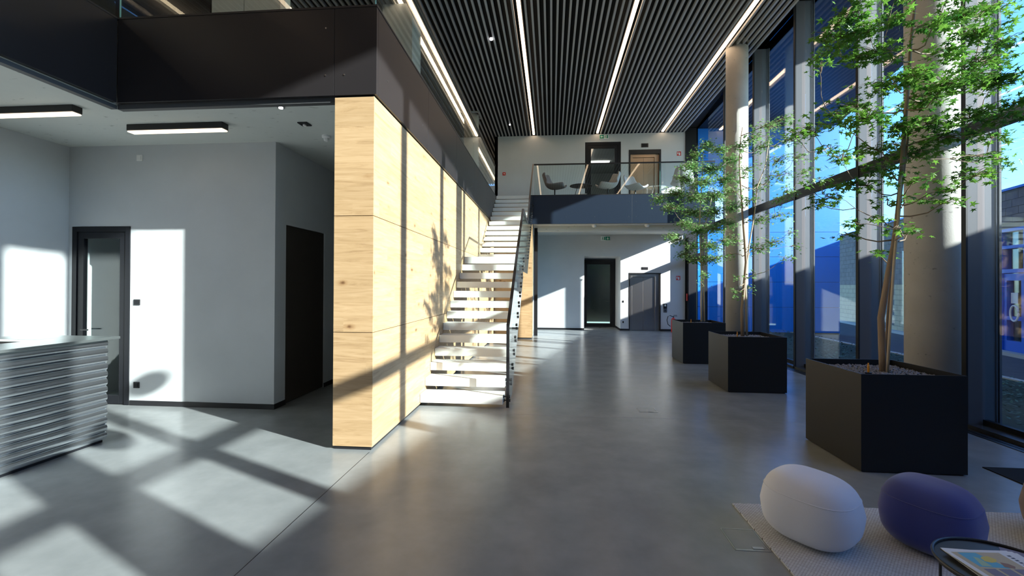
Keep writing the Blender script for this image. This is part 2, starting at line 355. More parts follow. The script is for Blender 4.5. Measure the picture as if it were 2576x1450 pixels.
def glass_door(name, label, x0, x1, y, z0, z1, fr, leaf, handle_x, open_glass=True):
    d = struct(name, label, ((x0+x1)/2, y, z0))
    slabs('door_frame', [(x0, x0+fr, y, y+.08, z0, z1), (x1-fr, x1, y, y+.08, z0, z1), (x0+fr, x1-fr, y, y+.08, z1-fr, z1)], M['frame'], d, 0.002)
    a, b_ = x0+fr+.004, x1-fr-.004
    lf = slabs('door_leaf', [(a, a+leaf, y+.015, y+.075, z0+.01, z1-fr-.004), (b_-leaf, b_, y+.015, y+.075, z0+.01, z1-fr-.004), (a+leaf, b_-leaf, y+.015, y+.075, z1-fr-.004-leaf, z1-fr-.004), (a+leaf, b_-leaf, y+.015, y+.075, z0+.01, z0+leaf+.04)], M['frame'], d, 0.002)
    box('pane', a+leaf, b_-leaf, y+.04, y+.05, z0+leaf+.04, z1-fr-.004-leaf, M['glass'], lf)
    bm = bmesh.new(); tube(bm, [(handle_x, y+.01, z0+1.05), (handle_x, y-.05, z0+1.05), (handle_x+(.11 if handle_x < (x0+x1)/2 else -.11), y-.05, z0+1.05)], .010, 8)
    mk('handle', bm, M['steel'] if name != 'door_1' else M['black'], lf)
    return d
glass_door('door_1', 'dark framed glass door behind the reception desk', -6.765, -5.878, 5.80, 0, 2.50, .07, .09, -6.56)

# back wall, both storeys
bw = struct('wall_back', 'plaster end wall with the lifts on both storeys', (1.5, 17.4, 0))
def wall_with_holes(x0, x1, z0, z1, holes, y0, y1):
    out = []; xs = sorted({x0, x1}|{h[0] for h in holes}|{h[1] for h in holes})
    for a, b_ in zip(xs, xs[1:]):
        hs = sorted([h for h in holes if h[0] <= a and h[1] >= b_], key=lambda h: h[2]); z = z0
        for h in hs:
            if h[2] > z: out.append((a, b_, y0, y1, z, h[2]))
            z = h[3]
        if z < z1: out.append((a, b_, y0, y1, z, z1))
    return out
holes = [(1.254, 2.616, 0, 2.825), (2.93, 4.11, 0, 2.19), (1.27, 2.62, FZ, 7.20), (2.917, 4.112, FZ, 6.87)]
slabs('wall_surface', wall_with_holes(-2.22, 5.0, 0, CZ, holes, BY, BY+.25), M['plaster'], bw)
slabs('skirting', [(-0.6, 1.254, BY-.01, BY+.01, 0, .07), (2.616, 2.93, BY-.01, BY+.01, 0, .07), (4.11, 5.0, BY-.01, BY+.01, 0, .07)], M['black'], bw)
# recess of the lower door
slabs('recess', [(2.616, 2.80, BY+.25, 18.9, 0, 3.0), (1.08, 1.254, BY+.25, 18.9, 0, 3.0), (1.254, 2.616, BY+.25, 18.9, 2.825, 3.0)], M['plaster'], bw)
slabs('recess_skirting', [(2.600, 2.616, BY, 18.8, 0, .07)], M['black'], bw)
glass_door('door_3', 'dark framed glass door set deep in the recess at the end of the lobby', 1.26, 2.61, 18.75, 0, 2.78, .09, .11, 2.35)
sm(slabs('wall_stair_core', [(-0.5, 4.5, 21.5, 21.7, 0, 3.6), (-0.5, -0.4, 18.9, 21.5, 0, 3.6), (4.4, 4.5, 18.9, 21.5, 0, 3.6), (-0.5, 4.5, 18.9, 21.5, 3.5, 3.6), (-0.5, 1.08, 18.85, 18.95, 0, 3.5), (2.8, 4.5, 18.85, 18.95, 0, 3.5)], M['plaster']), 'plaster walls of the stair core behind the recessed door')
glass_door('door_4', 'tall black framed glass door on the upper gallery', 1.275, 2.615, BY+.02, FZ, 7.19, .10, .12, 2.30)
sm(slabs('wall_corridor', [(0.6, 0.7, 17.66, 22.5, FZ, CZ), (3.0, 3.1, 17.66, 22.5, FZ, CZ), (0.6, 3.1, 22.5, 22.6, FZ, CZ), (0.6, 3.1, 17.66, 22.5, 7.25, 7.35), (0.6, 3.1, 17.66, 22.5, FZ-.1, FZ)], M['plaster']), 'walls of the corridor behind the upper glass door')
t = thing('corridor_light', 'white L-shaped ceiling light seen through the upper glass door', 'ceiling light', (1.8, 20, 7.25))
box('light_bar', 1.45, 1.53, 18.4, 20.3, 7.18, 7.245, M['led_far'], t); box('light_bar', 1.53, 2.55, 20.22, 20.3, 7.19, 7.25, M['led_far'], t)

def lift(x0, x1, z0, z1, mat, lb, name):
    t = struct(name, lb, ((x0+x1)/2, BY+.1, z0))
    f = .06 if z0 < 1 else .10
    slabs('door_frame', [(x0, x0+f*.6, BY-.012, BY+.15, z0, z1), (x1-f*.6, x1, BY-.012, BY+.15, z0, z1), (x0+f*.6, x1-f*.6, BY-.012, BY+.15, z1-f*(.6 if z0 < 1 else 1.6), z1)], M['black'], t)
    zt = z1-f*(.6 if z0 < 1 else 1.6); a, b_ = x0+f*.6, x1-f*.6
    slabs('jamb', [(a, a+.09, BY+.05, BY+.15, z0, zt), (b_-.17, b_-.13, BY+.05, BY+.15, z0, zt), (b_-.13, b_, BY+.08, BY+.15, z0, zt), (a+.09, b_-.17, BY+.05, BY+.15, zt-.12, zt)], mat, t, .003)
    mid = (a+b_-.08)/2
    box('lift_door', a+.095, mid-.004, BY+.09, BY+.12, z0+.01, zt-.125, mat, t, .003)
    box('lift_door', mid+.004, b_-.175, BY+.09, BY+.12, z0+.01, zt-.125, mat, t, .003)
    box('shaft', x0, x1, BY+.16, BY+.20, z0, z1, M['black'], t)
lift(2.93, 4.11, 0, 2.19, M['steel'], 'steel lift doors on the ground floor', 'door_5')
lift(2.917, 4.112, FZ, 6.87, M['steel_warm_lit'], 'steel lift doors on the upper gallery, warm light in their colour', 'door_6')

# timber wall beside the stair
wt = struct('wall_timber', 'oak panelled wall along the stair', (WX, 9, 0))
ZR = [0.035, 1.208, 2.409, SZ]
YR = [WY, 7.6, 10.9, 14.27]
for a, b_ in zip(ZR, ZR[1:]):
    box('panel', -2.24, WX, WY, WY+.02, a+.003, b_-.003, M['oak_x'], wt, .0015)
    for i, (y0, y1) in enumerate(zip(YR, YR[1:])):
        box('panel', WX-.02, WX-.0005, y0+(.0205 if i == 0 else .0015), y1-.0015, a+.003, b_-.003, M['oak_y'], wt, .0015)
    box('panel', WX+.002, -0.61, 14.27, 14.29, a+.003, b_-.003, M['oak_x'], wt, .0015)
    box('panel', -0.63, -0.61, 14.292, 15.1, a+.003, b_-.003, M['oak_y'], wt, .0015)
slabs('core', [(-2.23, WX-.021, WY+.022, 14.27, 0.0, SZ), (WX-.0205, -0.632, 14.292, 15.1, 0.0, SZ)], M['black'], wt)
slabs('passage_face', [(-2.245, -2.231, WY+.021, 14.27, 0.03, SZ)], M['plaster'], wt)
tag(box('steel_post', -0.585, -0.465, 15.2, 15.3, 0, SZ, M['frame']), 'dark rectangular post beside the end of the timber wall', 'post')

# upper floor slab and its soffit
gal = sm(slabs('floor_upper', [(-9, WX-.03, WY+.04, 26, SZ, FZ-.03), (-9, -4.72, -9, WY+.04, SZ, FZ-.03), (-.6, 5.0, 14.33, BY, SZ, FZ-.03), (WX-.03, -.6, 14.75, BY, SZ, FZ-.03)], M['soffit']), 'concrete upper floor slab with fair faced soffit')
slabs('screed', [(-9, WX-.03, WY+.04, 26, FZ-.03, FZ), (-9, -4.72, -9, WY+.04, FZ-.03, FZ), (-.6, 5.0, 14.33, BY, FZ-.03, FZ), (WX-.03, -.6, 14.75, BY, FZ-.03, FZ)], M['floor'], gal)
sm(slabs('wall_gallery', [(-9.2, -9, -9, 26.2, FZ, CZ), (-9, -2.22, 26, 26.2, FZ, CZ), (-2.22, -2.1, BY, 26, FZ, CZ)], M['plaster']), 'plaster walls of the upper gallery')
sm(slabs('wall_behind', [(-9.2, 5.4, -3.7, -3.5, 0, CZ+.16)], M['dim_wall']), 'plaster wall at the near end of the lobby')
sm(box('trim_1', -0.46, 5.0, 14.75, 15.0, SZ-.16, SZ, M['soffit']), 'shallow concrete downstand under the gallery')

# fascias
def fascia(name, label, boxes_panels, loc, bolts=(), mat='fascia'):
    t = thing(name, label, 'balcony front', loc)
    for p in boxes_panels: box('panel', *p, M[mat], t, .002)
    for bx in bolts:
        bm = bmesh.new(); x, y, z, ax = bx
        if ax == 1: discY(bm, x, y-.006, y, z, .008, 8)
        else: B(bm, x, x+.006, y-.007, y+.007, z-.007, z+.007)
        mk('bolt', bm, M['steel'], t)
    return t
t = fascia('gallery_fascia', 'dark metal balcony front above the reception and stair', [(-4.67, -2.242, WY-.02, WY+.03, SZ+.01, FZ-.02), (-2.238, -1.79, WY-.02, WY+.03, SZ+.01, FZ-.02)] +
       [(WX, -1.79, y0+.002, y1-.002, SZ+.01, FZ-.02) for y0, y1 in ((WY+.03, 6.4), (6.4, 8.35), (8.35, 10.3), (10.3, 12.3), (12.3, 14.33))], (-3, 6, SZ),
       [(-2.33, WY-.02, 3.86, 1), (-2.13, WY-.02, 3.86, 1), (-2.33, WY-.02, 4.35, 1)] + [(-1.79, y, 3.92, 0) for y in (4.75, 6.1, 8.1, 10.0)])
slabs('cap', [(-4.70, -1.785, WY-.025, WY+.035, FZ-.02, FZ), (WX-.005, -1.785, WY+.035, 14.33, FZ-.02, FZ)], M['black'], t)
slabs('drip_edge', [(-4.72, -2.25, WY+.031, WY+.10, SZ-.04, SZ+.01)], M['drip'], t)
t = fascia('gallery_fascia', 'dark metal balcony front at the left edge over reception', [(-4.72, -4.67, y0+.002, y1-.002, SZ+.01, FZ-.02) for y0, y1 in ((-3.45, -1.5), (-1.5, 0.5), (0.5, WY-.025))], (-4.7, 0, SZ))
slabs('cap', [(-4.725, -4.665, -3.45, WY-.03, FZ-.02, FZ)], M['black'], t)
slabs('drip_edge', [(-4.79, -4.721, -3.45, WY+.03, SZ-.04, SZ+.01)], M['drip'], t)
t = fascia('gallery_fascia', 'dark balcony front of the far gallery, sky tint in its colour', [(-0.60, 2.50, 14.28, 14.33, SZ+.01, FZ-.02), (2.504, 5.0, 14.28, 14.33, SZ+.01, FZ-.02)], (2, 14.3, SZ),
       [(x, 14.28, z, 1) for x, z in ((0.45, 3.86), (1.35, 3.86), (2.4, 3.86), (2.62, 3.86), (2.4, 4.32), (2.62, 4.32))], 'fascia_sky_tint')
box('cap', -0.60, 5.0, 14.275, 14.335, FZ-.02, FZ, M['black'], t)

# glass balustrades
t = thing('glass_balustrade', 'glass balustrade on the balcony front above the timber wall', 'railing', (WX, 9, FZ))
for y0, y1 in ((WY+.03, 6.42), (6.42, 8.37), (8.37, 10.33), (10.33, 12.3), (12.3, 14.25)):
    box('glass_panel', WX, WX+.014, y0+.004, y1-.004, FZ, 5.50, M['glass'], t)
for x0, x1 in ((-4.67, -3.25), (-3.25, WX)):
    box('glass_panel', x0+.004, x1-.004, WY, WY+.014, FZ, 5.50, M['glass'], t)
box('glass_edge', -4.674, -4.668, WY, WY+.014, FZ, 5.50, M['green_edge'], t); box('glass_edge', WX-.002, WX+.004, WY+.0145, WY+.028, FZ, 5.5, M['green_edge'], t)
slabs('handrail', [(WX-.012, WX+.026, WY-.01, 14.25, 5.50, 5.53), (-4.68, WX-.012, WY-.01, WY+.026, 5.50, 5.53)], M['black'], t)
t = thing('glass_balustrade', 'glass balustrade on the left balcony over reception', 'railing', (-4.7, 0, FZ))
for y0, y1 in ((-3.45, -1), (-1, 2), (2, WY-.03)): box('glass_panel', -4.70, -4.686, y0+.004, y1-.004, FZ, 5.50, M['glass'], t)
box('handrail', -4.712, -4.674, -3.45, WY-.03, 5.50, 5.53, M['black'], t)
t = thing('glass_balustrade', 'glass balustrade in front of the lounge chairs on the far gallery', 'railing', (2, 14.3, FZ))
for x0, x1 in ((-0.562, 1.25), (1.25, 3.35), (3.35, 5.0)): box('glass_panel', x0+.004, x1-.004, 14.29, 14.304, FZ, 5.52, M['glass'], t)
box('glass_edge', 3.346, 3.354, 14.29, 14.304, FZ, 5.52, M['green_edge'], t)
box('handrail', -0.565, 5.0, 14.278, 14.316, 5.52, 5.56, M['black'], t)

# concrete pier and partitions on the upper gallery
sm(box('wall_pier', -3.5, -2.87, 9.0, 9.6, FZ, CZ, M['plaster']), 'plaster pier on the upper gallery behind the glass balustrade')
pt = struct('wall_upper_partition', 'dark partition with grey doors on the upper gallery', (-5.5, 7.6, FZ))
slabs('dark_panel', [(-9, -6.17, 7.6, 7.75, FZ, CZ), (-6.17, -4.74, 7.6, 7.75, 7.1, CZ)], M['fascia'], pt)
box('grey_door', -6.155, -5.54, 7.62, 7.68, FZ, 7.09, M['slat'], pt); box('grey_door', -5.53, -4.84, 7.62, 7.68, FZ, 7.09, M['slat'], pt)
box('door_jamb', -4.835, -4.74, 7.60, 7.75, FZ, 7.1, M['white'], pt)

# ---------------------------------------------------------------- ceiling
ce = sm(box('ceiling', -9.2, 5.46, -9.2, 26.2, CZ+.16, CZ+.4, M['felt']), 'black ceiling behind grey slats')
LX = [-0.698+2.4233*k for k in (-3, -2, -1, 0, 1, 2)]
PIT = 2.4233/18
s0 = box('slat', LX[3]+PIT-.022, LX[3]+PIT+.022, -3.45, BY-.005, CZ, CZ+.06, M['slat'], ce)
s1 = box('slat', LX[2]+PIT-.022, LX[2]+PIT+.022, -3.45, 25.9, CZ, CZ+.06, M['slat'], ce)
i = -60
while True:
    x = LX[3]+PIT*i; i += 1
    if x > 5.0: break
    if x < -8.9 or (i-1) % 18 == 0 or i == 2 or (abs(x-(LX[2]+PIT)) < .01): continue
    if x > -2.12: copy_to(s0, (x, wl(s0).y, CZ), ce)
    else: copy_to(s1, (x, wl(s1).y, CZ), ce)
for k, lx in enumerate(LX):
    if lx < -8: continue
    far = BY-.05 if lx > -2 else 25.5
    t = thing('linear_ceiling_light', ['LED light line hidden over the outer left of the upper gallery', 'LED light line over the far left of the upper gallery', 'LED light line seen through the glass balustrade above the stair', 'left of the three LED light lines running to the lifts', 'middle of the three LED light lines running to the lifts', 'right of the three LED light lines, nearest the glazing'][k], 'ceiling light', (lx, 6, CZ), 'warm LED lines in the slatted ceiling')
    box('housing', lx-.055, lx+.055, -3.45, far, CZ+.05, CZ+.10, M['black'], t)
    y = -3.45
    while y < far-.3:
        y1 = min(y+2.9, far); box('light_segment', lx-.038, lx+.038, y, y1-.012, CZ+.012, CZ+.05, M['led'], t); y = y1
t = thing('ceiling_spot', 'small bright spot between the slats, nearer the camera', 'ceiling light', (-1.43, 10.45, CZ)); bm = bmesh.new(); cyl(bm, -1.43, 10.45, CZ-.03, CZ, .035, 16); mk('lens', bm, M['spot'], t)
bm = bmesh.new(); cyl(bm, -1.43, 10.45, CZ, CZ+.1, .05, 16); mk('body', bm, M['steel'], t)
t = thing('ceiling_spot', 'small bright spot between the slats close to the end wall', 'ceiling light', (-1.51, 16.1, CZ)); bm = bmesh.new(); cyl(bm, -1.51, 16.1, CZ-.03, CZ, .025, 16); mk('lens', bm, M['spot'], t)
bm = bmesh.new(); cyl(bm, -1.51, 16.1, CZ, CZ+.1, .04, 16); mk('body', bm, M['steel'], t)

# ---------------------------------------------------------------- columns
def column(x, y, z0, z1, r, label, cap=False):
    bm = bmesh.new(); cyl(bm, x, y, z0, z1, r, 64)
    o = mk('round_column', bm, M['concrete'])
    for p in o.data.polygons: p.use_smooth = len(p.vertices) == 4
    tag(o, label, 'column', 'round concrete columns'); return o
column(4.5, 5.76, 0, CZ+.16, .25, 'large round concrete column behind the nearest planter')
column(4.5, 11.4, 0, CZ+.16, .25, 'round concrete column behind the middle planter')
column(4.5, -0.55, 0, CZ+.16, .25, 'unseen round concrete column added for its shadow on the left floor')  # unseen column added outside the frame for its shadow band across the floor
column(-2.73, 15.1, FZ, CZ+.16, .25, 'round concrete column on the upper gallery beside the stair head')
slabs_cap = thing('column_collar', 'square steel collar around the head of the gallery column', 'collar', (-2.73, 15.1, CZ-.02))
slabs('collar_plate', [(-3.05, -2.41, 14.78, 14.84, CZ-.04, CZ), (-3.05, -2.41, 15.36, 15.42, CZ-.04, CZ), (-3.05, -2.99, 14.84, 15.36, CZ-.04, CZ), (-2.47, -2.41, 14.84, 15.36, CZ-.04, CZ)], M['slat'], slabs_cap)

# ---------------------------------------------------------------- glazing wall
for k, (y0, y1) in enumerate(zip(FINS, FINS[1:])):
    y1b = min(y1, 17.35)
    w = struct('window_%d' % (k+1), 'floor to ceiling window bay %d counted from the near end' % (k+1), (XG, (y0+y1b)/2, 0))
    box('fin', XW, 5.385, y0, y0+.055, 0.03, CZ+.15, M['fin'], w)
    box('fin_edge', XW-.022, XW-.0005, y0-.004, y0+.059, 0.03, CZ+.15, M['frame'], w)
    box('transom', XW-.012, XW+.055, y0+.060, y1b-.005, 3.515, 3.685, M['frame'], w)
    slabs('frame', [(XG-.02, XG+.02, y0+.056, y0+.085, .05, CZ+.1), (XG-.03, XG+.03, y0+.085, y1b-.03, 3.57, 3.63), (XG-.03, XG+.03, y0+.085, y1b-.03, .05, .11)], M['frame'], w)
    slabs('outer_profile', [(5.335, 5.345, y0-.018, y0-.0005, .05, CZ+.15), (5.36, 5.385, y0-.028, y0-.0005, .05, CZ+.15)], M['fin'], w)
    box('sill', XW-.03, 5.40, y0+.056, y1b, 0, .05, M['sill'], w)
    box('pane', XG-.006, XG+.006, y0+.085, y1b-.03, .11, 3.57, M['facade_glass'], w)
    box('pane', XG-.006, XG+.006, y0+.085, y1b-.03, 3.63, CZ+.1, M['facade_glass'], w)
w = struct('window_10', 'last narrow strip of the glazing beside the end wall', (XW, 17.4, 0))
box('fin', 5.0, 5.40, 17.36, 17.64, 0, CZ+.15, M['frame'], w)
# slim steel doors in the last bay
d = struct('door_7', 'glazed escape door in the last window bay beside the end wall', (5.0, 16.4, 0))
slabs('door_frame', [(4.96, 5.12, 15.30, 15.52, 0.05, 3.51), (5.05, 5.12, 17.12, 17.355, 0.05, 3.51), (5.06, 5.12, 15.59, 17.12, 2.56, 2.84), (5.06, 5.12, 15.59, 15.66, 0.05, 2.56), (5.06, 5.12, 15.66, 17.12, 0.05, 0.14)], M['frame'], d)
bm = bmesh.new(); tube(bm, [(5.02, 17.2, 1.15), (5.02, 17.2, 1.42)], .03, 10); mk('emergency_handle', bm, M['sign_red'], d)

# ---------------------------------------------------------------- outside
sm(box('wall_blue_core', 5.45, 10.47, 17.42, 17.8, -0.1, 7.7, M['frame']), 'core of the blue clad wing wall outside')
wbv = struct('wall_blue', 'bright blue clad wing wall outside the glazing', (8, 17.4, 0))
zz = [0.0, 0.93, 1.86, 2.79, 3.70, 4.63, 5.56, 6.5, 7.62]
xx = [5.46, 7.14, 8.82, 10.49]
for z0, z1 in zip(zz, zz[1:]):
    for x0, x1 in zip(xx, xx[1:]): box('panel', x0+.004, x1-.004, 17.40, 17.418, z0+.006, z1-.006, M['blue_panel'], wbv)
bm = bmesh.new(); prism(bm, [(5.46, -12), (6.36-.231*12, -12), (6.36+.231*18.2, 18.2), (5.46, 18.2)], 2, 7.62, 7.95)
# the canopy polygon is drawn in plan (x, y)
sm(mk('ceiling_canopy', bm, M['frame']), 'dark roof overhang outside the glazing')
gr = sm(box('floor_outside', 5.46, 80, -60, 120, -0.25, -0.06, M['asphalt']), 'asphalt yard outside')
bm = bmesh.new(); prism(bm, [(5.47, -1), (7.4, -1), (7.9, 5), (8.6, 12), (8.7, 17.2), (5.47, 17.2)], 2, -0.06, 0.02)
bed = tag(mk('planting_bed', bm, M['soil']), 'dark planted bed outside the glazing', 'flower bed')
bm = bmesh.new(); prism(bm, [(7.41, -1), (7.55, -1), (8.05, 5), (8.75, 12), (8.85, 17.3), (8.71, 17.3), (8.61, 12), (7.91, 5)], 2, -0.06, 0.04)
tag(mk('kerb', bm, M['kerb']), 'pale kerb along the planted bed', 'kerb')
bm = bmesh.new()
for i in range(5200):
    y = random.uniform(3.5, 16.8); xm = 7.8+.08*(y-5); x = random.uniform(5.55, min(xm, 8.45)); h = random.uniform(.03, .22)*(0.6+0.6*noise.noise(Vector((x*1.3, y*1.3, 0))))
    a = random.uniform(0, 6.28); d_ = Vector((math.cos(a), math.sin(a), random.uniform(-.2, .6))).normalized()*random.uniform(.04, .09); s = Vector((-math.sin(a), math.cos(a), 0))*.018
    p = Vector((x, y, .02+abs(h)))
    f = [bm.verts.new(q) for q in (p, p+d_*.5+s, p+d_, p+d_*.5-s)]; bm.faces.new(f)
tag(mk('ground_cover', bm, M['bedleaf']), 'low dark green ground cover plants outside the glazing', 'plants', kind='stuff')

# neighbouring building
NB, NX = 0.231, 8.99; nd = Vector((NB, 1, 0)).normalized(); nn = Vector((-1, NB, 0)).normalized()
nb = thing('brick_building', 'low grey block building with blue glazed entrance across the yard', 'building', (NX+NB*20, 20, 0))
def npt(s, out, z):  # s metres along the face from y = 0
    return Vector((NX, 0, 0))+nd*s+nn*out+Vector((0, 0, z))
def nbox(bm, s0, s1, o0, o1, z0, z1):
    r = bmesh.ops.create_cube(bm, size=1)
    for v in r['verts']:
        s = s0+(v.co.x+.5)*(s1-s0); o = o0+(v.co.y+.5)*(o1-o0); z = z0+(v.co.z+.5)*(z1-z0); v.co = npt(s, o, z)
    return bm
HN = 4.31
def nb_add(name, boxes, mat, par=None):
    bm = bmesh.new()
    for b_ in boxes: nbox(bm, *b_)
    bmesh.ops.recalc_face_normals(bm, faces=bm.faces)
    return mk(name, bm, mat, par or nb)
ENT = (7.0, 13.6)
nb_add('wall_core', [(-14, ENT[0], -.6, -.015, -.06, HN-.05), (ENT[1], 60, -.6, -.015, -.06, HN-.05), (ENT[0], ENT[1], -.6, -.015, 3.25, HN-.05)], M['mortar'])
nb_add('wall_rear', [(-14, 60, -9, -8.8, -.06, HN-.05), (-14, -13.8, -8.8, -.6, -.06, HN-.05), (59.8, 60, -8.8, -.6, -.06, HN-.05)], M['brick_dark'])
nb_add('roof', [(-14, 60, -8.8, -.6, HN-.3, HN-.1)], M['asphalt'])
nb_add('parapet_cap', [(-14, 60, -.65, .04, HN-.06, HN)], M['door_blue'])
cnt = 0; rest = {0: bmesh.new(), 1: bmesh.new()}
bh, bl = .20, .44
for r_ in range(21):
    z0 = .0+r_*bh; z1 = z0+bh-.012; mt = 0 if z0 > 1.75 else 1
    s = 5.0+(bl/2 if r_ % 2 else 0)
    while s < 46:
        e = s+bl-.012
        skip = (s < ENT[1] and e > ENT[0] and z0 < 3.25) or (19.2 < s < 20.2 and z0 < 2.6)
        if not skip and z1 < HN-.06:
            if 9 < s < 16.5 and cnt < 300 and z0 > .2:
                cnt += 1; nb_add('block', [(s, e, -.015, .0+random.uniform(0, .004), z0, z1)], M['brick_dark'] if mt == 0 else M['brick_pale'])
            else: nbox(rest[mt], s, e, -.015, .0, z0, z1)
        s += bl
for k in (0, 1):
    bmesh.ops.recalc_face_normals(rest[k], faces=rest[k].faces)
    o = mk('far_blocks', rest[k], M['brick_dark'] if k == 0 else M['brick_pale'], nb); o['kind'] = 'stuff'
fr = [(ENT[0], ENT[0]+.08, -.2, .0, 0, 3.25), (ENT[1]-.10, ENT[1], -.2, .0, 0, 3.25), (ENT[0], ENT[1], -.2, .0, 3.17, 3.25), (ENT[0], ENT[1], -.2, .0, 2.72, 2.80), (ENT[0], ENT[1], -.2, .0, 2.08, 2.18)]
fr += [(ENT[1]-.10-.78*k, ENT[1]-.05-.78*k, -.19, -.01, 0, 3.2) for k in range(1, 9)]
ent = nb_add('entrance_frame', fr, M['door_blue'])
nb_add('entrance_glass', [(ENT[0]+.1, ENT[1]-.1, -.12, -.11, 0.1, 3.15)], M['facade_glass'], ent)
for a, b_ in [(ENT[1]-.10-.78*k-.72, ENT[1]-.11-.78*k) for k in range(4)]:
    dr = nb_add('entrance_door', [(a, a+.10, -.17, -.03, .02, 2.06), (b_-.10, b_, -.17, -.03, .02, 2.06), (a+.10, b_-.10, -.17, -.03, 1.88, 2.06), (a+.10, b_-.10, -.17, -.03, .02, .30), (a+.10, b_-.10, -.17, -.03, .84, .94)], M['door_blue'])
    nb_add('paper_notice', [((a+b_)/2-.04, (a+b_)/2+.20, -.10, -.09, 1.28, 1.56)], M['white'], dr)
    bm = bmesh.new(); c = npt(a+.20, .05, 1.03); ring = []
    for k in range(21):
        th = 2*math.pi*k/20; ring.append(c+nd*(.14*math.cos(th))+Vector((0, 0, .20*math.sin(th))))
    tube(bm, ring, .022, 8, False); mk('ring_handle', bm, M['white'], dr)
nb_add('white_door', [(19.2, 20.2, -.1, -.02, 0, 2.6)], M['white'])
nb_add('inner_floor', [(5, 46, -8.8, -.6, -.06, 0)], M['kerb'])
tag(nb_add('foot_kerb', [(5, 46, .0, .25, -.06, .03)], M['kerb']), 'pale strip of paving along the foot of the wall')

# ---------------------------------------------------------------- staircase
st = thing('staircase', 'open riser stair of pale concrete treads with glass side', 'staircase', (-1.24, 6.2, 0))
RI = .1765; SXR = -0.66
def nose(k): return 6.14+.264*(k-1) if k <= 13 else 11.10+.277*(k-14)
for k in range(1, 27):
    if k == 13: continue
    y0 = nose(k); dpt = .31 if k < 14 else .33
    zt = RI*k
    box('tread', (WX+.003 if k < 20 else -1.785), SXR, y0, y0+dpt, zt-(.117 if k < 14 else .104), zt, M['tread'], st, .004)
box('landing', WX+.003, SXR, nose(13), 11.05, RI*13-.14, RI*13, M['tread'], st, .004)
GXs = -0.600
def nz(y):
    if y < 9.31: return RI+(y-6.14)*RI/.264
    if y < 11.10: return RI*13
    return RI*14+(y-11.10)*RI/.277
panels = [[(6.17, 0.03), (6.17, 1.14), (7.75, nz(7.75)+1.0), (7.75, nz(7.75)-.5), (6.8, .06)],
          [(7.757, nz(7.757)-.5), (7.757, nz(7.757)+1.0), (9.28, nz(9.28)+.98), (9.28, nz(9.28)-.45)],
          [(9.287, 1.98), (9.287, 3.24), (11.05, 3.24), (11.05, 1.98)],
          [(11.057, 2.0), (11.057, 3.30), (12.6, nz(12.6)+.98), (12.6, nz(12.6)-.42)],
          [(12.607, nz(12.607)-.42), (12.607, nz(12.607)+.98), (14.27, 5.52), (14.27, nz(14.0)-.42)]]
gps = []
for p in panels:
    bm = bmesh.new(); prism(bm, p, 0, GXs, GXs+.017); gps.append(mk('glass_panel', bm, M['glass'], st))
bm = bmesh.new()
rail = [(6.17, 1.14), (7.75, nz(7.75)+1.0), (9.28, nz(9.28)+.98), (11.05, 3.24), (12.6, nz(12.6)+.98), (14.27, 5.53)]
for (a, za), (b_, zb) in zip(rail, rail[1:]):
    prism(bm, [(a, za-.01), (a, za+.03), (b_, zb+.03), (b_, zb-.01)], 0, GXs-.012, GXs+.029)
B(bm, GXs-.012, GXs+.029, 6.14, 6.17, .02, 1.17)
mk('handrail', bm, M['black'], st)
for k in range(1, 27):
    y = nose(k)+.10 if k <= 13 else 11.2+.277*(k-14)
    if y > 14.1: continue
    zc = RI*k-.06
    gp = gps[0] if y < 7.75 else gps[1] if y < 9.28 else gps[2] if y < 11.05 else gps[3] if y < 12.6 else gps[4]
    for dy, dz in ((0, .035), (.05, -.03)):
        bm = bmesh.new(); tube(bm, [(SXR-.01, y+dy, zc+dz), (GXs+.03, y+dy, zc+dz)], .010, 8)
        tube(bm, [(GXs+.0175, y+dy, zc+dz), (GXs+.034, y+dy, zc+dz)], .024, 12); tube(bm, [(SXR, y+dy, zc+dz), (SXR+.012, y+dy, zc+dz)], .024, 12)
        mk('standoff', bm, M['black'], gp)

# ---------------------------------------------------------------- reception desk
t = thing('reception_desk', 'reception counter clad in horizontal corrugated steel', 'desk', (-5.1, 3.2, 0))
nC = 13; H0, H1 = 0.03, 1.10; hh = (H1-H0)/nC
bm = bmesh.new()
for c in range(nC):
    arc = [(-4.775+.036*math.sin(math.pi*i/12)**.75, H0+hh*(c+.5-.5*math.cos(math.pi*i/12))) for i in range(13)]
    v0 = [bm.verts.new((x, 1.2, z)) for x, z in arc]; v1 = [bm.verts.new((x, 4.44, z)) for x, z in arc]
    for i in range(12):
        f = bm.faces.new((v0[i], v1[i], v1[i+1], v0[i+1])); f.smooth = True
    e1 = [bm.verts.new(v.co) for v in v1]; bm.faces.new(e1); e0 = [bm.verts.new(v.co) for v in v0]; bm.faces.new(e0[::-1])
B(bm, -4.782, -4.7755, 1.2, 4.44, H0, H1)
bmesh.ops.recalc_face_normals(bm, faces=bm.faces)
o = mk('corrugated_cladding', bm, M['chrome'], t)
slabs('carcass', [(-5.12, -4.785, 1.2, 4.43, 0.0, 1.10), (-5.80, -5.125, 4.18, 4.43, 0.0, 1.10)], M['frame'], t)
box('counter_top', -5.16, -4.66, 1.15, 4.50, 1.102, 1.128, M['galv'], t, .003)
box('counter_top', -5.82, -5.162, 4.12, 4.50, 1.102, 1.128, M['galv'], t, .003)

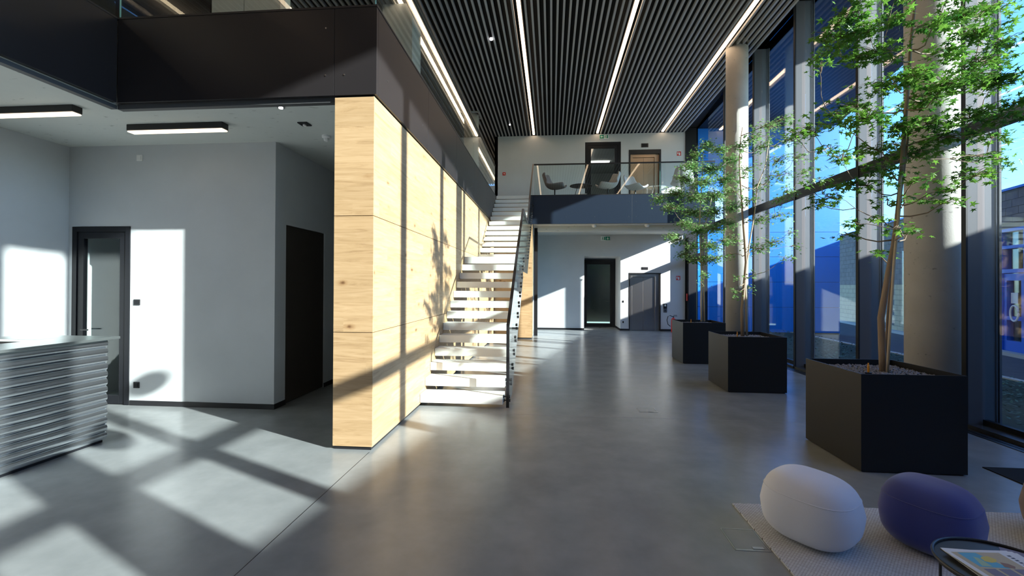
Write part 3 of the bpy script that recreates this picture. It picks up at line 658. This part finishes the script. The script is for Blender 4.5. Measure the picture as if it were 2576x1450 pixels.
# ---------------------------------------------------------------- lamps and fittings under the soffit
def lin_lamp(x0, x1, y0, y1, lb):
    t = thing('surface_ceiling_lamp', lb, 'ceiling light', ((x0+x1)/2, (y0+y1)/2, SZ), 'black linear lamps under the reception soffit')
    box('housing', x0, x1, y0, y1, SZ-.075, SZ, M['black'], t, .006); box('diffuser', x0+.006, x1-.006, y0+.006, y1-.006, SZ-.092, SZ-.076, M['lamp'], t, .006)
lin_lamp(-5.16, -3.92, 5.03, 5.14, 'black linear ceiling lamp on the soffit near the glass door'); lin_lamp(-6.5, -5.17, 4.42, 4.53, 'black linear ceiling lamp at the left edge over reception')
t = thing('ceiling_spot', 'tiny lit recessed spot in the concrete soffit', 'ceiling light', (-2.95, 4.66, SZ)); bm = bmesh.new(); cyl(bm, -2.95, 4.66, SZ-.012, SZ, .04, 20); mk('ring', bm, M['steel'], t); bm = bmesh.new(); cyl(bm, -2.95, 4.66, SZ-.02, SZ-.0125, .022, 16); mk('lens', bm, M['spot'], t)
t = thing('motion_sensor', 'small dark square sensor on the concrete soffit', 'sensor', (-2.97, 5.17, SZ)); box('plate', -3.03, -2.91, 5.11, 5.23, SZ-.015, SZ, M['black'], t, .004); bm = bmesh.new(); cyl(bm, -2.97, 5.17, SZ-.03, SZ-.0155, .02, 16); mk('lens', bm, M['white'], t)
t = thing('smoke_detector', 'round white smoke detector on the soffit beside the timber wall', 'smoke detector', (-2.93, 5.62, SZ)); bm = bmesh.new(); lathe(bm, -2.93, 5.62, [(.055, SZ), (.055, SZ-.025), (.045, SZ-.03)][::-1], 24); mk('base', bm, M['white'], t); bm = bmesh.new(); lathe(bm, -2.93, 5.62, [(.02, SZ-.075), (.032, SZ-.06), (.032, SZ-.031)], 20); mk('sensor_head', bm, M['white'], t)
def wallplate(name, lb, cat, x, z, w, h, y, m1, m2=None, iw=.6):
    t = thing(name, lb, cat, (x, y, z)); box('plate', x-w/2, x+w/2, y-.012, y, z-h/2, z+h/2, m1, t, .002)
    box('insert', x-w*iw/2, x+w*iw/2, y-.018, y-.0125, z-h*iw/2, z+h*iw/2, m2 or m1, t, .002); return t
wallplate('wall_sensor', 'small white square box high on the wall behind reception', 'sensor', -5.745, 3.46, .085, .085, 5.81, M['white'])
wallplate('light_switch', 'black light switch beside the glass door', 'switch', -5.765, 1.44, .09, .08, 5.81, M['black'], M['frame'])
wallplate('power_socket', 'black power socket low beside the glass door', 'socket', -5.76, .285, .085, .085, 5.81, M['black'], M['frame'])
# end wall fittings
def exit_sign(x, z, y, arrow, lb):
    t = thing('exit_sign', lb, 'sign', (x, y, z)); box('sign_box', x-.17, x+.17, y-.04, y, z-.085, z+.085, M['sign_white'], t, .004)
    # green field with white arrow; white field with green door and running figure
    gx = x-.08*arrow; yf = y-.0415
    box('green_field', gx-.08, gx+.08, yf-.0005, y-.0405, z-.07, z+.07, M['sign_green'], t)
    bm = bmesh.new()
    pts = [(gx-.012, z+.05), (gx+.012, z+.05), (gx+.012, z), (gx+.045, z), (gx, z-.05), (gx-.045, z), (gx-.012, z)]
    if arrow > 0: pts = [(gx-(q[1]-z)*-1, z+(q[0]-gx)) for q in pts]
    prism(bm, pts, 1, yf-.002, yf-.0007); mk('arrow', bm, M['sign_white'], t)
    px_ = x+.08*arrow
    bm = bmesh.new(); prism(bm, [(px_+.02, z-.06), (px_+.07, z-.06), (px_+.07, z+.06), (px_+.02, z+.06)], 1, yf-.002, yf-.0005)
    discY(bm, px_-.03, yf-.002, yf-.0005, z+.045, .012, 10)
    prism(bm, [(px_-.045, z-.01), (px_-.02, z-.01), (px_-.012, z+.03), (px_-.038, z+.03)], 1, yf-.002, yf-.0005)
    prism(bm, [(px_-.045, z-.01), (px_-.06, z-.06), (px_-.045, z-.06), (px_-.03, z-.01)], 1, yf-.002, yf-.0005)
    prism(bm, [(px_-.03, z-.01), (px_-.01, z-.03), (px_-.012, z-.06), (px_, z-.06), (px_+.004, z-.025), (px_-.018, z-.004)], 1, yf-.002, yf-.0005)
    mk('running_figure', bm, M['sign_green'], t)
exit_sign(1.976, 7.385, BY, 1, 'green exit sign above the tall glass door on the upper gallery')
exit_sign(2.05, 3.50, BY, -1, 'green exit sign under the gallery above the recessed door')
wallplate('lift_display', 'black display above the upper lift', 'display', 3.51, 7.03, .26, .15, BY, M['black'], M['frame'], .7)
wallplate('lift_display', 'black display above the ground floor lift', 'display', 3.52, 2.36, .24, .10, BY, M['black'], M['frame'], .7)
def pict(x, z, y, lb):
    t = thing('extinguisher_sign', lb, 'sign', (x, y, z)); box('sign_plate', x-.075, x+.075, y-.006, y, z-.08, z+.08, M['sign_red'], t)
    bm = bmesh.new(); prism(bm, [(x-.005, z-.06), (x+.04, z-.06), (x+.04, z+.02), (x+.025, z+.045), (x+.01, z+.045), (x-.005, z+.02)], 1, y-.008, y-.0062)
    prism(bm, [(x-.055, z-.02), (x-.03, z-.02), (x-.03, z+.055), (x-.04, z+.065), (x-.055, z+.03)], 1, y-.008, y-.0062); mk('pictogram', bm, M['sign_white'], t)
pict(4.77, 6.69, BY, 'red extinguisher sign on the upper end wall'); pict(4.75, 2.0, BY, 'red extinguisher sign on the wall above the red extinguisher')
wallplate('fire_call_point', 'red fire alarm call point on the upper wall at the stair head', 'alarm', -1.85, 6.04, .12, .12, BY, M['red'], M['sign_white'], .35)
t = thing('lift_call_panel', 'lift call panel with black screen over a steel plate', 'panel', (4.27, BY, .9)); box('steel_plate', 4.21, 4.34, BY-.012, BY, .70, .84, M['steel'], t, .002); box('screen', 4.21, 4.34, BY-.015, BY, .845, 1.03, M['black'], t, .002); box('lit_display', 4.245, 4.305, BY-.018, BY-.0155, .93, 1.0, M['sign_white'], t); bm = bmesh.new(); discY(bm, 4.275, BY-.018, BY-.0125, .77, .018, 12); mk('button', bm, M['black'], t)
wallplate('lift_call_panel', 'small white call panel beside the upper lift', 'panel', 4.38, 5.40, .11, .13, BY, M['white'], M['black'], .25)
wallplate('light_switch', 'black switch in the reveal wall left of the ground floor lift', 'switch', 2.72, 1.10, .05, .08, BY, M['black'])
wallplate('power_socket', 'black socket near the floor left of the ground floor lift', 'socket', 2.72, .32, .05, .08, BY, M['black'])
for x, lb in ((1.35, 'left one of the two white detectors under the far gallery'), (3.0, 'right one of the two white detectors under the far gallery')):
    t = thing('soffit_detector', lb, 'detector', (x, 14.5, SZ)); bm = bmesh.new(); lathe(bm, x, 14.5, [(.03, SZ-.09), (.065, SZ-.06), (.075, SZ-.02), (.075, SZ)], 20); mk('housing', bm, M['white'], t); bm = bmesh.new(); cyl(bm, x, 14.5, SZ-.10, SZ-.0905, .012, 10); mk('lens', bm, M['black'], t)
# fire extinguisher on the floor by the end wall
t = thing('fire_extinguisher', 'red fire extinguisher standing at the end wall behind the far planter', 'extinguisher', (4.45, 16.9, 0))
bm = bmesh.new(); lathe(bm, 4.45, 16.9, [(.07, 0), (.085, .02), (.085, .44), (.07, .50), (.03, .53), (.025, .545)], 24); mk('cylinder', bm, M['red'], t, True)
box('label_band', 4.41, 4.49, 16.810, 16.816, .20, .36, M['sign_white'], t)
bm = bmesh.new(); cyl(bm, 4.45, 16.9, .545, .60, .022, 12); B(bm, 4.45, 4.58, 16.885, 16.915, .585, .60); B(bm, 4.45, 4.57, 16.885, 16.915, .625, .64); mk('valve', bm, M['black'], t)
bm = bmesh.new(); tube(bm, [(4.43, 16.9, .57), (4.33, 16.9, .62), (4.25, 16.9, .58), (4.22, 16.9, .45), (4.25, 16.9, .30), (4.34, 16.9, .22)], .014, 8); mk('hose', bm, M['black'], t)
# unseen globes added outside the frame to cast round shadows behind the reception
for x, y, z, r, lb in ((2.5, 1.98, 3.66, .15, 'unseen globe added to cast a round shadow, the higher of the two'), (2.5, 1.05, 3.05, .20, 'unseen globe added to cast a round shadow, the lower of the two')):
    t = thing('shadow_globe', lb, 'lamp', (x, y, z-r)); bm = bmesh.new(); bmesh.ops.create_uvsphere(bm, u_segments=32, v_segments=20, radius=r); bmesh.ops.translate(bm, verts=bm.verts, vec=(x, y, z)); mk('globe', bm, M['white'], t, True); bm = bmesh.new(); cyl(bm, x, y, z+r-.002, CZ, .003, 8); mk('cord', bm, M['black'], t)

# ---------------------------------------------------------------- planters
def planter(cx, cy, s, h, seed, lb):
    rnd = random.Random(seed); t = thing('planter', lb, 'planter', (cx, cy, 0), 'square black planters along the glazing'); q = s/2; w = .012
    bm = bmesh.new()
    for b_ in ((cx-q, cx+q, cy-q, cy-q+w, .012, h), (cx-q, cx+q, cy+q-w, cy+q, .012, h), (cx-q, cx-q+w, cy-q+w, cy+q-w, .012, h), (cx+q-w, cx+q, cy-q+w, cy+q-w, .012, h)): B(bm, *b_)
    mk('box', bm, M['planter'], t); slabs('plinth', [(cx-q+.02, cx+q-.02, cy-q+.02, cy+q-.02, 0, .014)], M['black'], t)
    slabs('soil', [(cx-q+w, cx+q-w, cy-q+w, cy+q-w, .3, h-.075)], M['soil'], t)
    bm = bmesh.new(); n_ = 30
    for i in range(n_):
        for j in range(n_):
            x = cx-q+.03+(s-.06)*(i+rnd.uniform(.1, .9))/n_; y = cy-q+.03+(s-.06)*(j+rnd.uniform(.1, .9))/n_; z = h-.068+rnd.uniform(0, .014)
            r = bmesh.ops.create_icosphere(bm, subdivisions=1, radius=1) if False else None
            a = rnd.uniform(.012, .022); b2 = rnd.uniform(.010, .018); c2 = rnd.uniform(.008, .014); an = rnd.uniform(0, 3.14); ca, sa = math.cos(an), math.sin(an)
            P = [(a, 0, .2*c2), (0, b2, 0), (-a, 0, -.1*c2), (0, -b2, .1*c2), (.2*a, .1*b2, c2), (0, 0, -c2)]
            vs = [bm.verts.new((x+u*ca-v*sa, y+u*sa+v*ca, z+w_)) for u, v, w_ in P]
            for f in ((0, 1, 4), (1, 2, 4), (2, 3, 4), (3, 0, 4), (1, 0, 5), (2, 1, 5), (3, 2, 5), (0, 3, 5)): bm.faces.new([vs[k] for k in f])
    g = mk('gravel', bm, M['stone'], t); g['kind'] = 'stuff'
    nx, ny = cx-.19, cy-.15
    bm = bmesh.new(); cyl(bm, nx, ny, h-.075, h-.035, .028, 16); mk('nozzle_base', bm, M['black'], t)
    bm = bmesh.new(); lathe(bm, nx, ny, [(.009, h-.035), (.009, h+.03), (.006, h+.035), (.006, h+.055)], 12); o = mk('level_gauge', bm, M['amber'], t); o['label'] = 'amber gauge tip'
planter(3.28, 4.84, .90, .90, 1, 'square black planter nearest the camera')
planter(3.27, 7.93, .90, .89, 2, 'square black planter in the middle of the three')
planter(3.32, 10.58, .90, .90, 3, 'square black planter furthest from the camera')

# ---------------------------------------------------------------- trees
def ray_at(x, y, Y):   # point at depth Y through photograph pixel; used to lay out the crowns
    d = r2*((x-1288)/F_PX)-u2*((y-CY)/F_PX)+fw
    return Vector((0, 0, 1.7))+d*(Y/d.y)
def leaf_verts(size, rnd):
    # five-lobed leaf outline
    lob = [(-150, .28), (-115, .75), (-88, .34), (-60, .95), (-30, .42), (0, 1.12), (30, .42), (60, .95), (88, .34), (115, .75), (150, .28)]
    return [Vector((math.sin(R(a))*r*size*.5, size*.25+math.cos(R(a))*r*size*.5, 0)) for a, r in lob]
def add_leaf(bm, p, size, rnd, droop=.5):
    pts = leaf_verts(size, rnd); a = rnd.uniform(0, 6.283)
    M_ = Matrix.Rotation(a, 3, 'Z') @ Matrix.Rotation(rnd.gauss(-droop*.6, .45), 3, 'X') @ Matrix.Rotation(rnd.gauss(0, .4), 3, 'Y')
    c = bm.verts.new(p+M_ @ Vector((0, size*.2, size*.03))); vs = [bm.verts.new(p+M_ @ q) for q in pts]
    for i in range(len(vs)-1): bm.faces.new((c, vs[i], vs[i+1]))
def tree(name, lb, cat, base, stems, clusters, leafsize, per, Y, ys, mat, seed, single=0, dens=1.0, zs=1.0):
    rnd = random.Random(seed); t = thing(name, lb, cat, base)
    axis = stems[0][0]
    for pts, rad, mt, nm in stems:
        bm = bmesh.new(); tube(bm, pts, rad, 10); mk(nm, bm, mt, t, True)
    def on_trunk(z):
        for a, b_ in zip(axis, axis[1:]):
            if a[2] <= z <= b_[2]: return Vector(a).lerp(Vector(b_), (z-a[2])/(b_[2]-a[2]))
        return Vector(axis[-1])
    allp = []; bmb = bmesh.new()
    a0 = Vector(axis[0]); cl = []
    for (cx, cy, rx, ry) in clusters:
        Yc = Y+rnd.uniform(-ys, ys*.6); cl.append((ray_at(cx, cy, Yc), rx, ry, Yc))
    ztop = axis[-1][2]; nodes = []; zz = max(1.75, min(c[0].z for c in cl)-.25)
    while zz < ztop: nodes.append((on_trunk(zz), 0)); zz += .12
    def hdist(p): q = on_trunk(min(max(p.z, axis[0][2]), ztop)); return math.hypot(p.x-q.x, p.y-q.y)
    cl.sort(key=lambda q: hdist(q[0]))
    for (c, rx, ry, Yc) in cl:
        s = Yc/F_PX*1.15
        RX, RZ = rx*s, ry*s*zs; RY = max(RX*.8, .12)
        trunk, lev = min(nodes, key=lambda q: (q[0]-c).length+(.8 if q[0].z > c.z-.02 else 0)+(.1*q[1])+(0 if hdist(q[0]) < hdist(c) else 1))
        mid = trunk.lerp(c, .5)+Vector((rnd.uniform(-.05, .05), rnd.uniform(-.05, .05), rnd.uniform(-.10, .0)))
        r0 = .0085 if lev == 0 else .0048
        q1 = trunk.lerp(mid, .5)+Vector((rnd.uniform(-.03, .03), 0, -.02)); q2 = mid.lerp(c, .5)+Vector((0, rnd.uniform(-.03, .03), .02))
        bb = bmesh.new(); tube(bb, [trunk, q1, mid, q2, c], [r0, r0*.85, r0*.7, r0*.55, r0*.4], 5); mk('branch', bb, M['bark'], t, True)
        nodes.append((mid, lev+1)); nodes.append((c, lev+1))
        n_ = int(per*dens*(rx*ry)/900*rnd.uniform(.85, 1.15)); n_ = max(n_, 5)
        for q in range(max(3, n_//7)):
            th = rnd.uniform(0, 6.28); rr = rnd.uniform(.3, 1); e = c+Vector((RX*rr*math.cos(th), RY*rr*math.sin(th), RZ*rnd.uniform(-.6, .6)))
            tube(bmb, [c.lerp(trunk, .15), c.lerp(e, .5)+Vector((0, 0, .02)), e], [.0035, .0025, .0015], 4, False)
            for w in range(7):
                u = rnd.uniform(.25, 1.1); p = c.lerp(e, u)+Vector((rnd.gauss(0, .055), rnd.gauss(0, .055), rnd.gauss(-.005, .028*zs)))*(leafsize/.085)
                allp.append((p, leafsize*rnd.uniform(.6, 1.2)))
    mk('twigs', bmb, M['bark'], t, True)['kind'] = 'stuff'
    allp.sort(key=lambda q: -q[1]/max(q[0].y, .1))
    if single:
        for p, s in allp[:single]:
            bm = bmesh.new(); add_leaf(bm, p, s, rnd); mk('leaf', bm, mat, t)
    bm = bmesh.new()
    for p, s in allp[single:]: add_leaf(bm, p, s, rnd)
    o = mk('foliage', bm, mat, t); o['kind'] = 'stuff'
    return len(allp)
def P(x, y, Y): return tuple(ray_at(x, y, Y))
def stem(pxs, Y, r0, r1):
    pts = [P(x, y, Y) for x, y in pxs]; n_ = len(pts); return pts, [r0+(r1-r0)*i/(n_-1) for i in range(n_)]
T1 = [(2222, 942), (2219, 880), (2216, 800), (2226, 740), (2236, 680), (2248, 620), (2256, 560), (2264, 480), (2270, 400), (2277, 300), (2286, 200), (2290, 120), (2300, 30), (2305, -40)]
a, ra = stem(T1, 4.86, .034, .010)
s2, rs2 = stem([(2232, 942), (2240, 800), (2250, 650), (2259, 560), (2266, 440)], 4.80, .014, .012)
s3, rs3 = stem([(2226, 942), (2234, 800), (2242, 700), (2252, 600), (2262, 520), (2275, 420), (2286, 330)], 4.90, .016, .010)
C1 = [(2150, 40, 50, 30), (2110, 90, 55, 25), (2070, 130, 20, 25), (2180, 75, 60, 30), (2210, 130, 60, 28), (2160, 145, 45, 22), (2240, 40, 40, 20), (2060, 165, 15, 25), (2420, 40, 65, 32), (2490, 22, 40, 22), (2460, 80, 50, 28), (2350, 62, 45, 20), (2530, 100, 40, 18), (2390, 130, 60, 26), (2480, 150, 60, 26), (2300, 190, 55, 28), (2240, 215, 55, 28), (2140, 270, 55, 18), (2095, 290, 40, 13), (2040, 325, 50, 14), (1995, 342, 28, 9), (2190, 290, 60, 22), (2260, 320, 50, 24), (2380, 210, 60, 28), (2440, 195, 60, 26), (2520, 200, 50, 28), (2545, 290, 45, 20), (2450, 290, 70, 20), (2380, 345, 70, 18), (2300, 385, 60, 18), (2230, 425, 60, 15), (2170, 465, 70, 15), (2100, 497, 55, 10), (2055, 515, 28, 8), (2110, 395, 45, 14), (2085, 372, 28, 10), (2470, 395, 50, 18), (2520, 400, 28, 12), (2330, 255, 55, 24), (2195, 375, 45, 18), (2365, 478, 26, 10), (2385, 508, 36, 10), (2300, 455, 28, 12), (2265, 572, 22, 6), (2295, 578, 14, 6), (2205, 548, 22, 6), (2115, 590, 24, 8), (2150, 565, 22, 7), (2208, 636, 12, 4), (2275, 500, 14, 8), (2460, 440, 40, 12), (2565, 255, 30, 18), (2250, 365, 40, 18), (2340, 310, 45, 18), (2500, 340, 45, 15), (2420, 440, 30, 10), (2060, 450, 25, 8), (2230, 500, 25, 8), (2300, -30, 70, 25), (2180, -20, 50, 20), (2400, -25, 60, 22)]
n1 = tree('maple_tree', 'tallest leafy tree with serrated leaves in the nearest black planter', 'tree', (3.28, 4.86, .82), [(a, ra, M['bark'], 'trunk'), (s2, rs2, M['bark_pale'], 'support_stake'), (s3, rs3, M['bark'], 'trunk')], C1, .090, 100, 4.86, .50, M['leaf'], 11, single=300)
T2 = [(1868, 846), (1867, 780), (1872, 720), (1877, 660), (1873, 600), (1868, 540), (1864, 480), (1860, 420), (1862, 360), (1868, 320)]
a, ra = stem(T2, 7.97, .030, .006)
s2, rs2 = stem([(1879, 846), (1877, 760), (1876, 700), (1884, 620), (1898, 540), (1905, 470), (1925, 420), (1935, 350)], 8.0, .017, .005)
C2 = [(1935, 318, 38, 13), (1972, 300, 26, 10), (1900, 345, 36, 12), (1990, 350, 34, 11), (1860, 368, 28, 12), (1875, 425, 34, 11), (1955, 400, 36, 12), (2005, 395, 28, 8), (1960, 440, 34, 10), (2022, 432, 20, 8), (1920, 465, 30, 9), (1985, 480, 26, 9), (1846, 480, 24, 10), (1905, 555, 34, 9), (1955, 545, 36, 8), (2000, 620, 20, 6), (1940, 610, 36, 9), (1980, 650, 22, 6), (1905, 625, 30, 9), (1850, 600, 18, 7), (1905, 690, 14, 5), (1860, 700, 9, 4), (1838, 640, 14, 6), (1850, 735, 14, 9), (1886, 725, 7, 4), (1925, 370, 30, 12), (1960, 500, 26, 8), (1888, 505, 26, 9), (1990, 585, 20, 6)]
n2 = tree('slender_tree', 'slender open crowned tree with twin stems in the middle planter', 'tree', (3.27, 7.97, .82), [(a, ra, M['bark'], 'trunk'), (s2, rs2, M['bark_pale'], 'trunk')], C2, .068, 330, 7.97, .45, M['leaf2'], 22, zs=1.7)
T3 = [(1765, 809), (1764, 760), (1765, 700), (1763, 640), (1760, 580), (1762, 520), (1766, 460), (1768, 400), (1770, 360)]
a, ra = stem(T3, 10.6, .024, .006)
s2, rs2 = stem([(1772, 809), (1771, 740), (1771, 680), (1768, 620), (1776, 560), (1790, 500)], 10.65, .018, .008)
C3 = [(1775, 365, 26, 11), (1752, 392, 22, 9), (1812, 378, 24, 9), (1738, 420, 28, 10), (1788, 425, 34, 13), (1838, 402, 24, 9), (1722, 452, 28, 11), (1768, 458, 32, 14), (1826, 450, 32, 12), (1700, 487, 32, 10), (1750, 495, 36, 14), (1802, 492, 34, 14), (1660, 498, 24, 7), (1690, 522, 34, 9), (1740, 535, 34, 12), (1790, 535, 36, 12), (1842, 520, 26, 10), (1725, 562, 26, 8), (1752, 580, 30, 11), (1800, 575, 30, 10), (1704, 603, 26, 8), (1742, 618, 24, 8), (1790, 618, 30, 10), (1822, 606, 20, 8), (1722, 640, 22, 7), (1778, 650, 24, 8), (1748, 655, 18, 7), (1772, 690, 12, 6), (1690, 592, 14, 5), (1832, 560, 24, 9), (1764, 712, 7, 3), (1802, 650, 20, 6)]
n3 = tree('bushy_tree', 'dense small leaved tree in the furthest black planter', 'tree', (3.3, 10.6, .82), [(a, ra, M['bark_pale'], 'trunk'), (s2, rs2, M['bark_pale'], 'trunk')], C3, .076, 1100, 10.6, .5, M['leaf2'], 33, zs=1.7)

# ---------------------------------------------------------------- lounge chairs on the gallery
def make_chair(label, mat):
    t = thing('lounge_chair', label, 'chair', (0, 0, 0), 'shell chairs on the far gallery')
    prof = [(-.34, .415), (-.28, .40), (-.12, .375), (.05, .37), (.18, .395), (.26, .47), (.30, .57), (.335, .68), (.365, .78), (.385, .855)]
    hw = [.20, .29, .33, .335, .325, .30, .275, .26, .245, .18]; bm = bmesh.new(); rows = []
    for (y, z), w in zip(prof, hw):
        row = []
        for j in range(9):
            u = -1+j/4; lift_ = .10*abs(u)**2*(1 if z < .6 else .25); fwd = -.13*abs(u)**2 if z > .45 else 0
            row.append(bm.verts.new((u*w, y+fwd, z+lift_)))
        rows.append(row)
    for i in range(len(rows)-1):
        for j in range(8): bm.faces.new((rows[i][j], rows[i][j+1], rows[i+1][j+1], rows[i+1][j]))
    o = mk('shell', bm, mat, t, True)
    s = o.modifiers.new('s', 'SOLIDIFY'); s.thickness = .06; s2_ = o.modifiers.new('u', 'SUBSURF'); s2_.levels = 2; s2_.render_levels = 2
    bm = bmesh.new(); cyl(bm, 0, 0, .03, .36, .022, 12); mk('stem', bm, M['black'], t)
    bm = bmesh.new(); B(bm, -.13, .13, -.11, .11, .335, .352); mk('seat_plate', bm, M['black'], t)
    bm = bmesh.new(); lathe(bm, 0, 0, [(.24, 0), (.24, .008), (.03, .03)], 32); mk('base', bm, M['black'], t)
    return t
ch = make_chair('taupe shell chair at the left end of the far gallery', M['shell_dark']); ch.location = (.10, 15.0, FZ); ch.rotation_euler.z = R(72)
c2 = make_chair('pale grey shell chair in front of the tall glass door', M['shell']); c2.location = (1.84, 15.0, FZ); c2.rotation_euler.z = R(-72)
c3 = copy_tree(c2, (2.78, 15.3, FZ), R(38)); c3['label'] = 'pale grey shell chair with its seat towards the lift'
c4 = copy_tree(c2, (4.15, 14.8, FZ), R(176)); c4['label'] = 'pale grey shell chair seen from behind beside the glazing'
def side_table(x, y, r, mat, lb, thick=.014):
    t = thing('side_table', lb, 'table', (x, y, FZ)); bm = bmesh.new(); cyl(bm, x, y, FZ+.45, FZ+.45+thick, r, 48); mk('top', bm, mat, t)
    for k in range(3):
        a_ = R(90+120*k); bm = bmesh.new(); tube(bm, [(x+r*.35*math.cos(a_), y+r*.35*math.sin(a_), FZ+.45), (x+r*.75*math.cos(a_), y+r*.75*math.sin(a_), FZ)], .009, 8); mk('leg', bm, M['black'], t)
side_table(.97, 15.15, .37, M['black'], 'round dark table between the two left lounge chairs'); side_table(3.52, 15.55, .34, M['glass'], 'round glass table between the right lounge chairs')
tag(slabs('cabinet_box', [(.85, 1.24, 15.9, 16.3, FZ, FZ+.36)], M['white'], None, .01), 'low white box behind the dark round table', 'box')

# ---------------------------------------------------------------- rug, poufs, table, magazines
bm = bmesh.new(); prism(bm, [(1.41, 3.65), (1.445, 1.2), (5.0-.35, 1.25), (4.62, 3.72)], 2, 0, .011)
rug = tag(mk('rug', bm, M['rug']), 'pale woven rug under the poufs at the bottom right', 'rug')
def pouf(cx, cy, a, b_, h, rz, mat, lb, seed):
    t = thing('pouf', lb, 'pouf', (cx, cy, .011), 'rounded pebble poufs on the rug'); bm = bmesh.new(); bmesh.ops.create_uvsphere(bm, u_segments=64, v_segments=40, radius=1)
    def sp(v, e): return math.copysign(abs(v)**e, v)
    for v in bm.verts:
        x, y, z = v.co; n_ = max(abs(z), 1e-6)
        x, y = sp(x, .72), sp(y, .72); rr_ = math.hypot(x, y); z = sp(z, .48)
        taper = (1+.10*(1-abs(z)))*(1-.06*max(z, 0)-.10*max(-z-.5, 0))
        x *= taper; y *= taper; z = max(z, -.93)
        z += .05*(-x)*(z > 0)*z
        v.co = Vector((x*a, y*b_, (z+.93)*h/1.93))
    bmesh.ops.rotate(bm, verts=bm.verts, cent=(0, 0, 0), matrix=Matrix.Rotation(rz, 3, 'Z')); bmesh.ops.translate(bm, verts=bm.verts, vec=(cx, cy, .013))
    o = mk('cover', bm, mat, t, True)
    bm = bmesh.new(); pts = []
    for k in range(61):
        th = 2*math.pi*k/60; zz_ = .46; c = math.cos(th); s = math.sin(th); rr = math.cos(math.asin(.46**(1/.48)))
        x, y = sp(rr*c, .72), sp(rr*s, .72); tp = (1+.10*(1-zz_))*(1-.06*zz_); x *= tp; y *= tp; z = zz_+.05*(-x)*zz_
        pts.append(Matrix.Rotation(rz, 3, 'Z') @ Vector((x*a*1.002, y*b_*1.002, (z+.93)*h/1.93))+Vector((cx, cy, .013)))
    tube(bm, pts, .003, 6, False); mk('seam', bm, mat, t)
    return t
pouf(1.745, 3.205, .262, .225, .435, R(-50), M['wool_pale'], 'pale lavender grey rounded pouf on the rug', 1)
pouf(2.465, 3.165, .232, .218, .43, R(-55), M['wool_blue'], 'navy blue rounded pouf behind the magazine table', 2)
pouf(3.485, 3.27, .26, .24, .43, R(-50), M['wool_brown'], 'brown rounded pouf cut by the right edge of the picture', 3)
tx, ty, tz, tr = 2.02, 2.17, .45, .255
t = thing('side_table', 'low round black table holding magazines at the bottom right', 'table', (tx, ty, .011))
bm = bmesh.new(); cyl(bm, tx, ty, tz-.012, tz, tr, 64); mk('top', bm, M['black'], t)
bm = bmesh.new(); rg = [(tx+tr*math.cos(2*math.pi*k/64), ty+tr*math.sin(2*math.pi*k/64), tz+.004) for k in range(65)]; tube(bm, rg, .007, 8, False); mk('rim', bm, M['black'], t)
for k in range(3):
    an = R(150+120*k); bm = bmesh.new(); tube(bm, [(tx+.9*tr*math.cos(an), ty+.9*tr*math.sin(an), tz-.012), (tx+.9*tr*math.cos(an), ty+.9*tr*math.sin(an), .012)], .006, 8); mk('leg', bm, M['black'], t)
paper = plain('magazine paper', (0.72, 0.76, 0.80), 0.6); cyan = plain('print cyan', (0.12, 0.42, 0.60), 0.6); yellow = plain('print yellow', (0.62, 0.52, 0.12), 0.6)
sand = plain('print sand', (0.50, 0.44, 0.30), 0.6); mauve = plain('print mauve grey', (0.20, 0.19, 0.26), 0.6); brown = plain('print brown', (0.28, 0.17, 0.12), 0.6); grn = plain('print green', (0.35, 0.52, 0.36), 0.6); ink = plain('print ink', (0.10, 0.12, 0.16), 0.6)
def flatp(name, pts, org, ang, z, mat, par, th=.0006):
    ca, sa = math.cos(ang), math.sin(ang)
    bm = bmesh.new(); prism(bm, [(org[0]+u*ca-v*sa, org[1]+u*sa+v*ca) for u, v in pts], 2, z, z+th); return mk(name, bm, mat, par)
def rect(u0, v0, u1, v1): return [(u0, v0), (u1, v0), (u1, v1), (u0, v1)]
mags = [((1.845, 2.115), R(-3), 'lowest magazine of the pile, only its edges showing'), ((1.875, 2.095), R(-1), 'second magazine from the bottom of the pile'), ((1.865, 2.085), R(1.5), 'third magazine from the bottom of the pile'), ((1.845, 2.075), R(3), 'top magazine of the pile with a blue and sand cover')]
for i, (org, an, lb) in enumerate(mags):
    z = tz+.0005+i*.0048; W_, H_ = .29, .215
    t = thing('magazine', lb, 'magazine', (org[0], org[1], z), 'magazines fanned on the black table')
    flatp('pages', rect(0, 0, W_, H_), org, an, z, paper, t, .0036)
    zz_ = z+.0037
    flatp('cover_picture', rect(.02, .018, .235, .195), org, an, zz_, sand, t, .0003)
    if i == 3:
        flatp('blue_field', [(.045, .085), (.165, .075), (.125, .19), (.045, .19)], org, an, zz_+.0004, cyan, t, .0002)
        flatp('green_shape', [(.06, .09), (.10, .085), (.10, .15), (.085, .16)], org, an, zz_+.0007, grn, t, .0002)
        flatp('yellow_shape', [(.105, .125), (.125, .115), (.150, .12), (.170, .14), (.155, .165), (.125, .16), (.11, .15)], org, an, zz_+.0007, yellow, t, .0002)
        flatp('brown_shape', [(.15, .085), (.185, .075), (.2, .09), (.19, .11), (.165, .12)], org, an, zz_+.0007, brown, t, .0002)
        for u in (.045, .108, .172): flatp('small_photo', rect(u, .022, u+.05, .07), org, an, zz_+.0007, mauve, t, .0002)
        for k in range(9): flatp('title_letter', rect(.25, .03+k*.017, .265, .03+k*.017+.010), org, an, zz_+.0002, ink, t, .0002)
tag(flatp('photo_leaflet', rect(0, 0, .12, .085), (2.10, 2.30), R(-35), tz+.0006, mauve, None, .001), 'leaflet with a purple photo sticking out behind the magazines', 'leaflet')
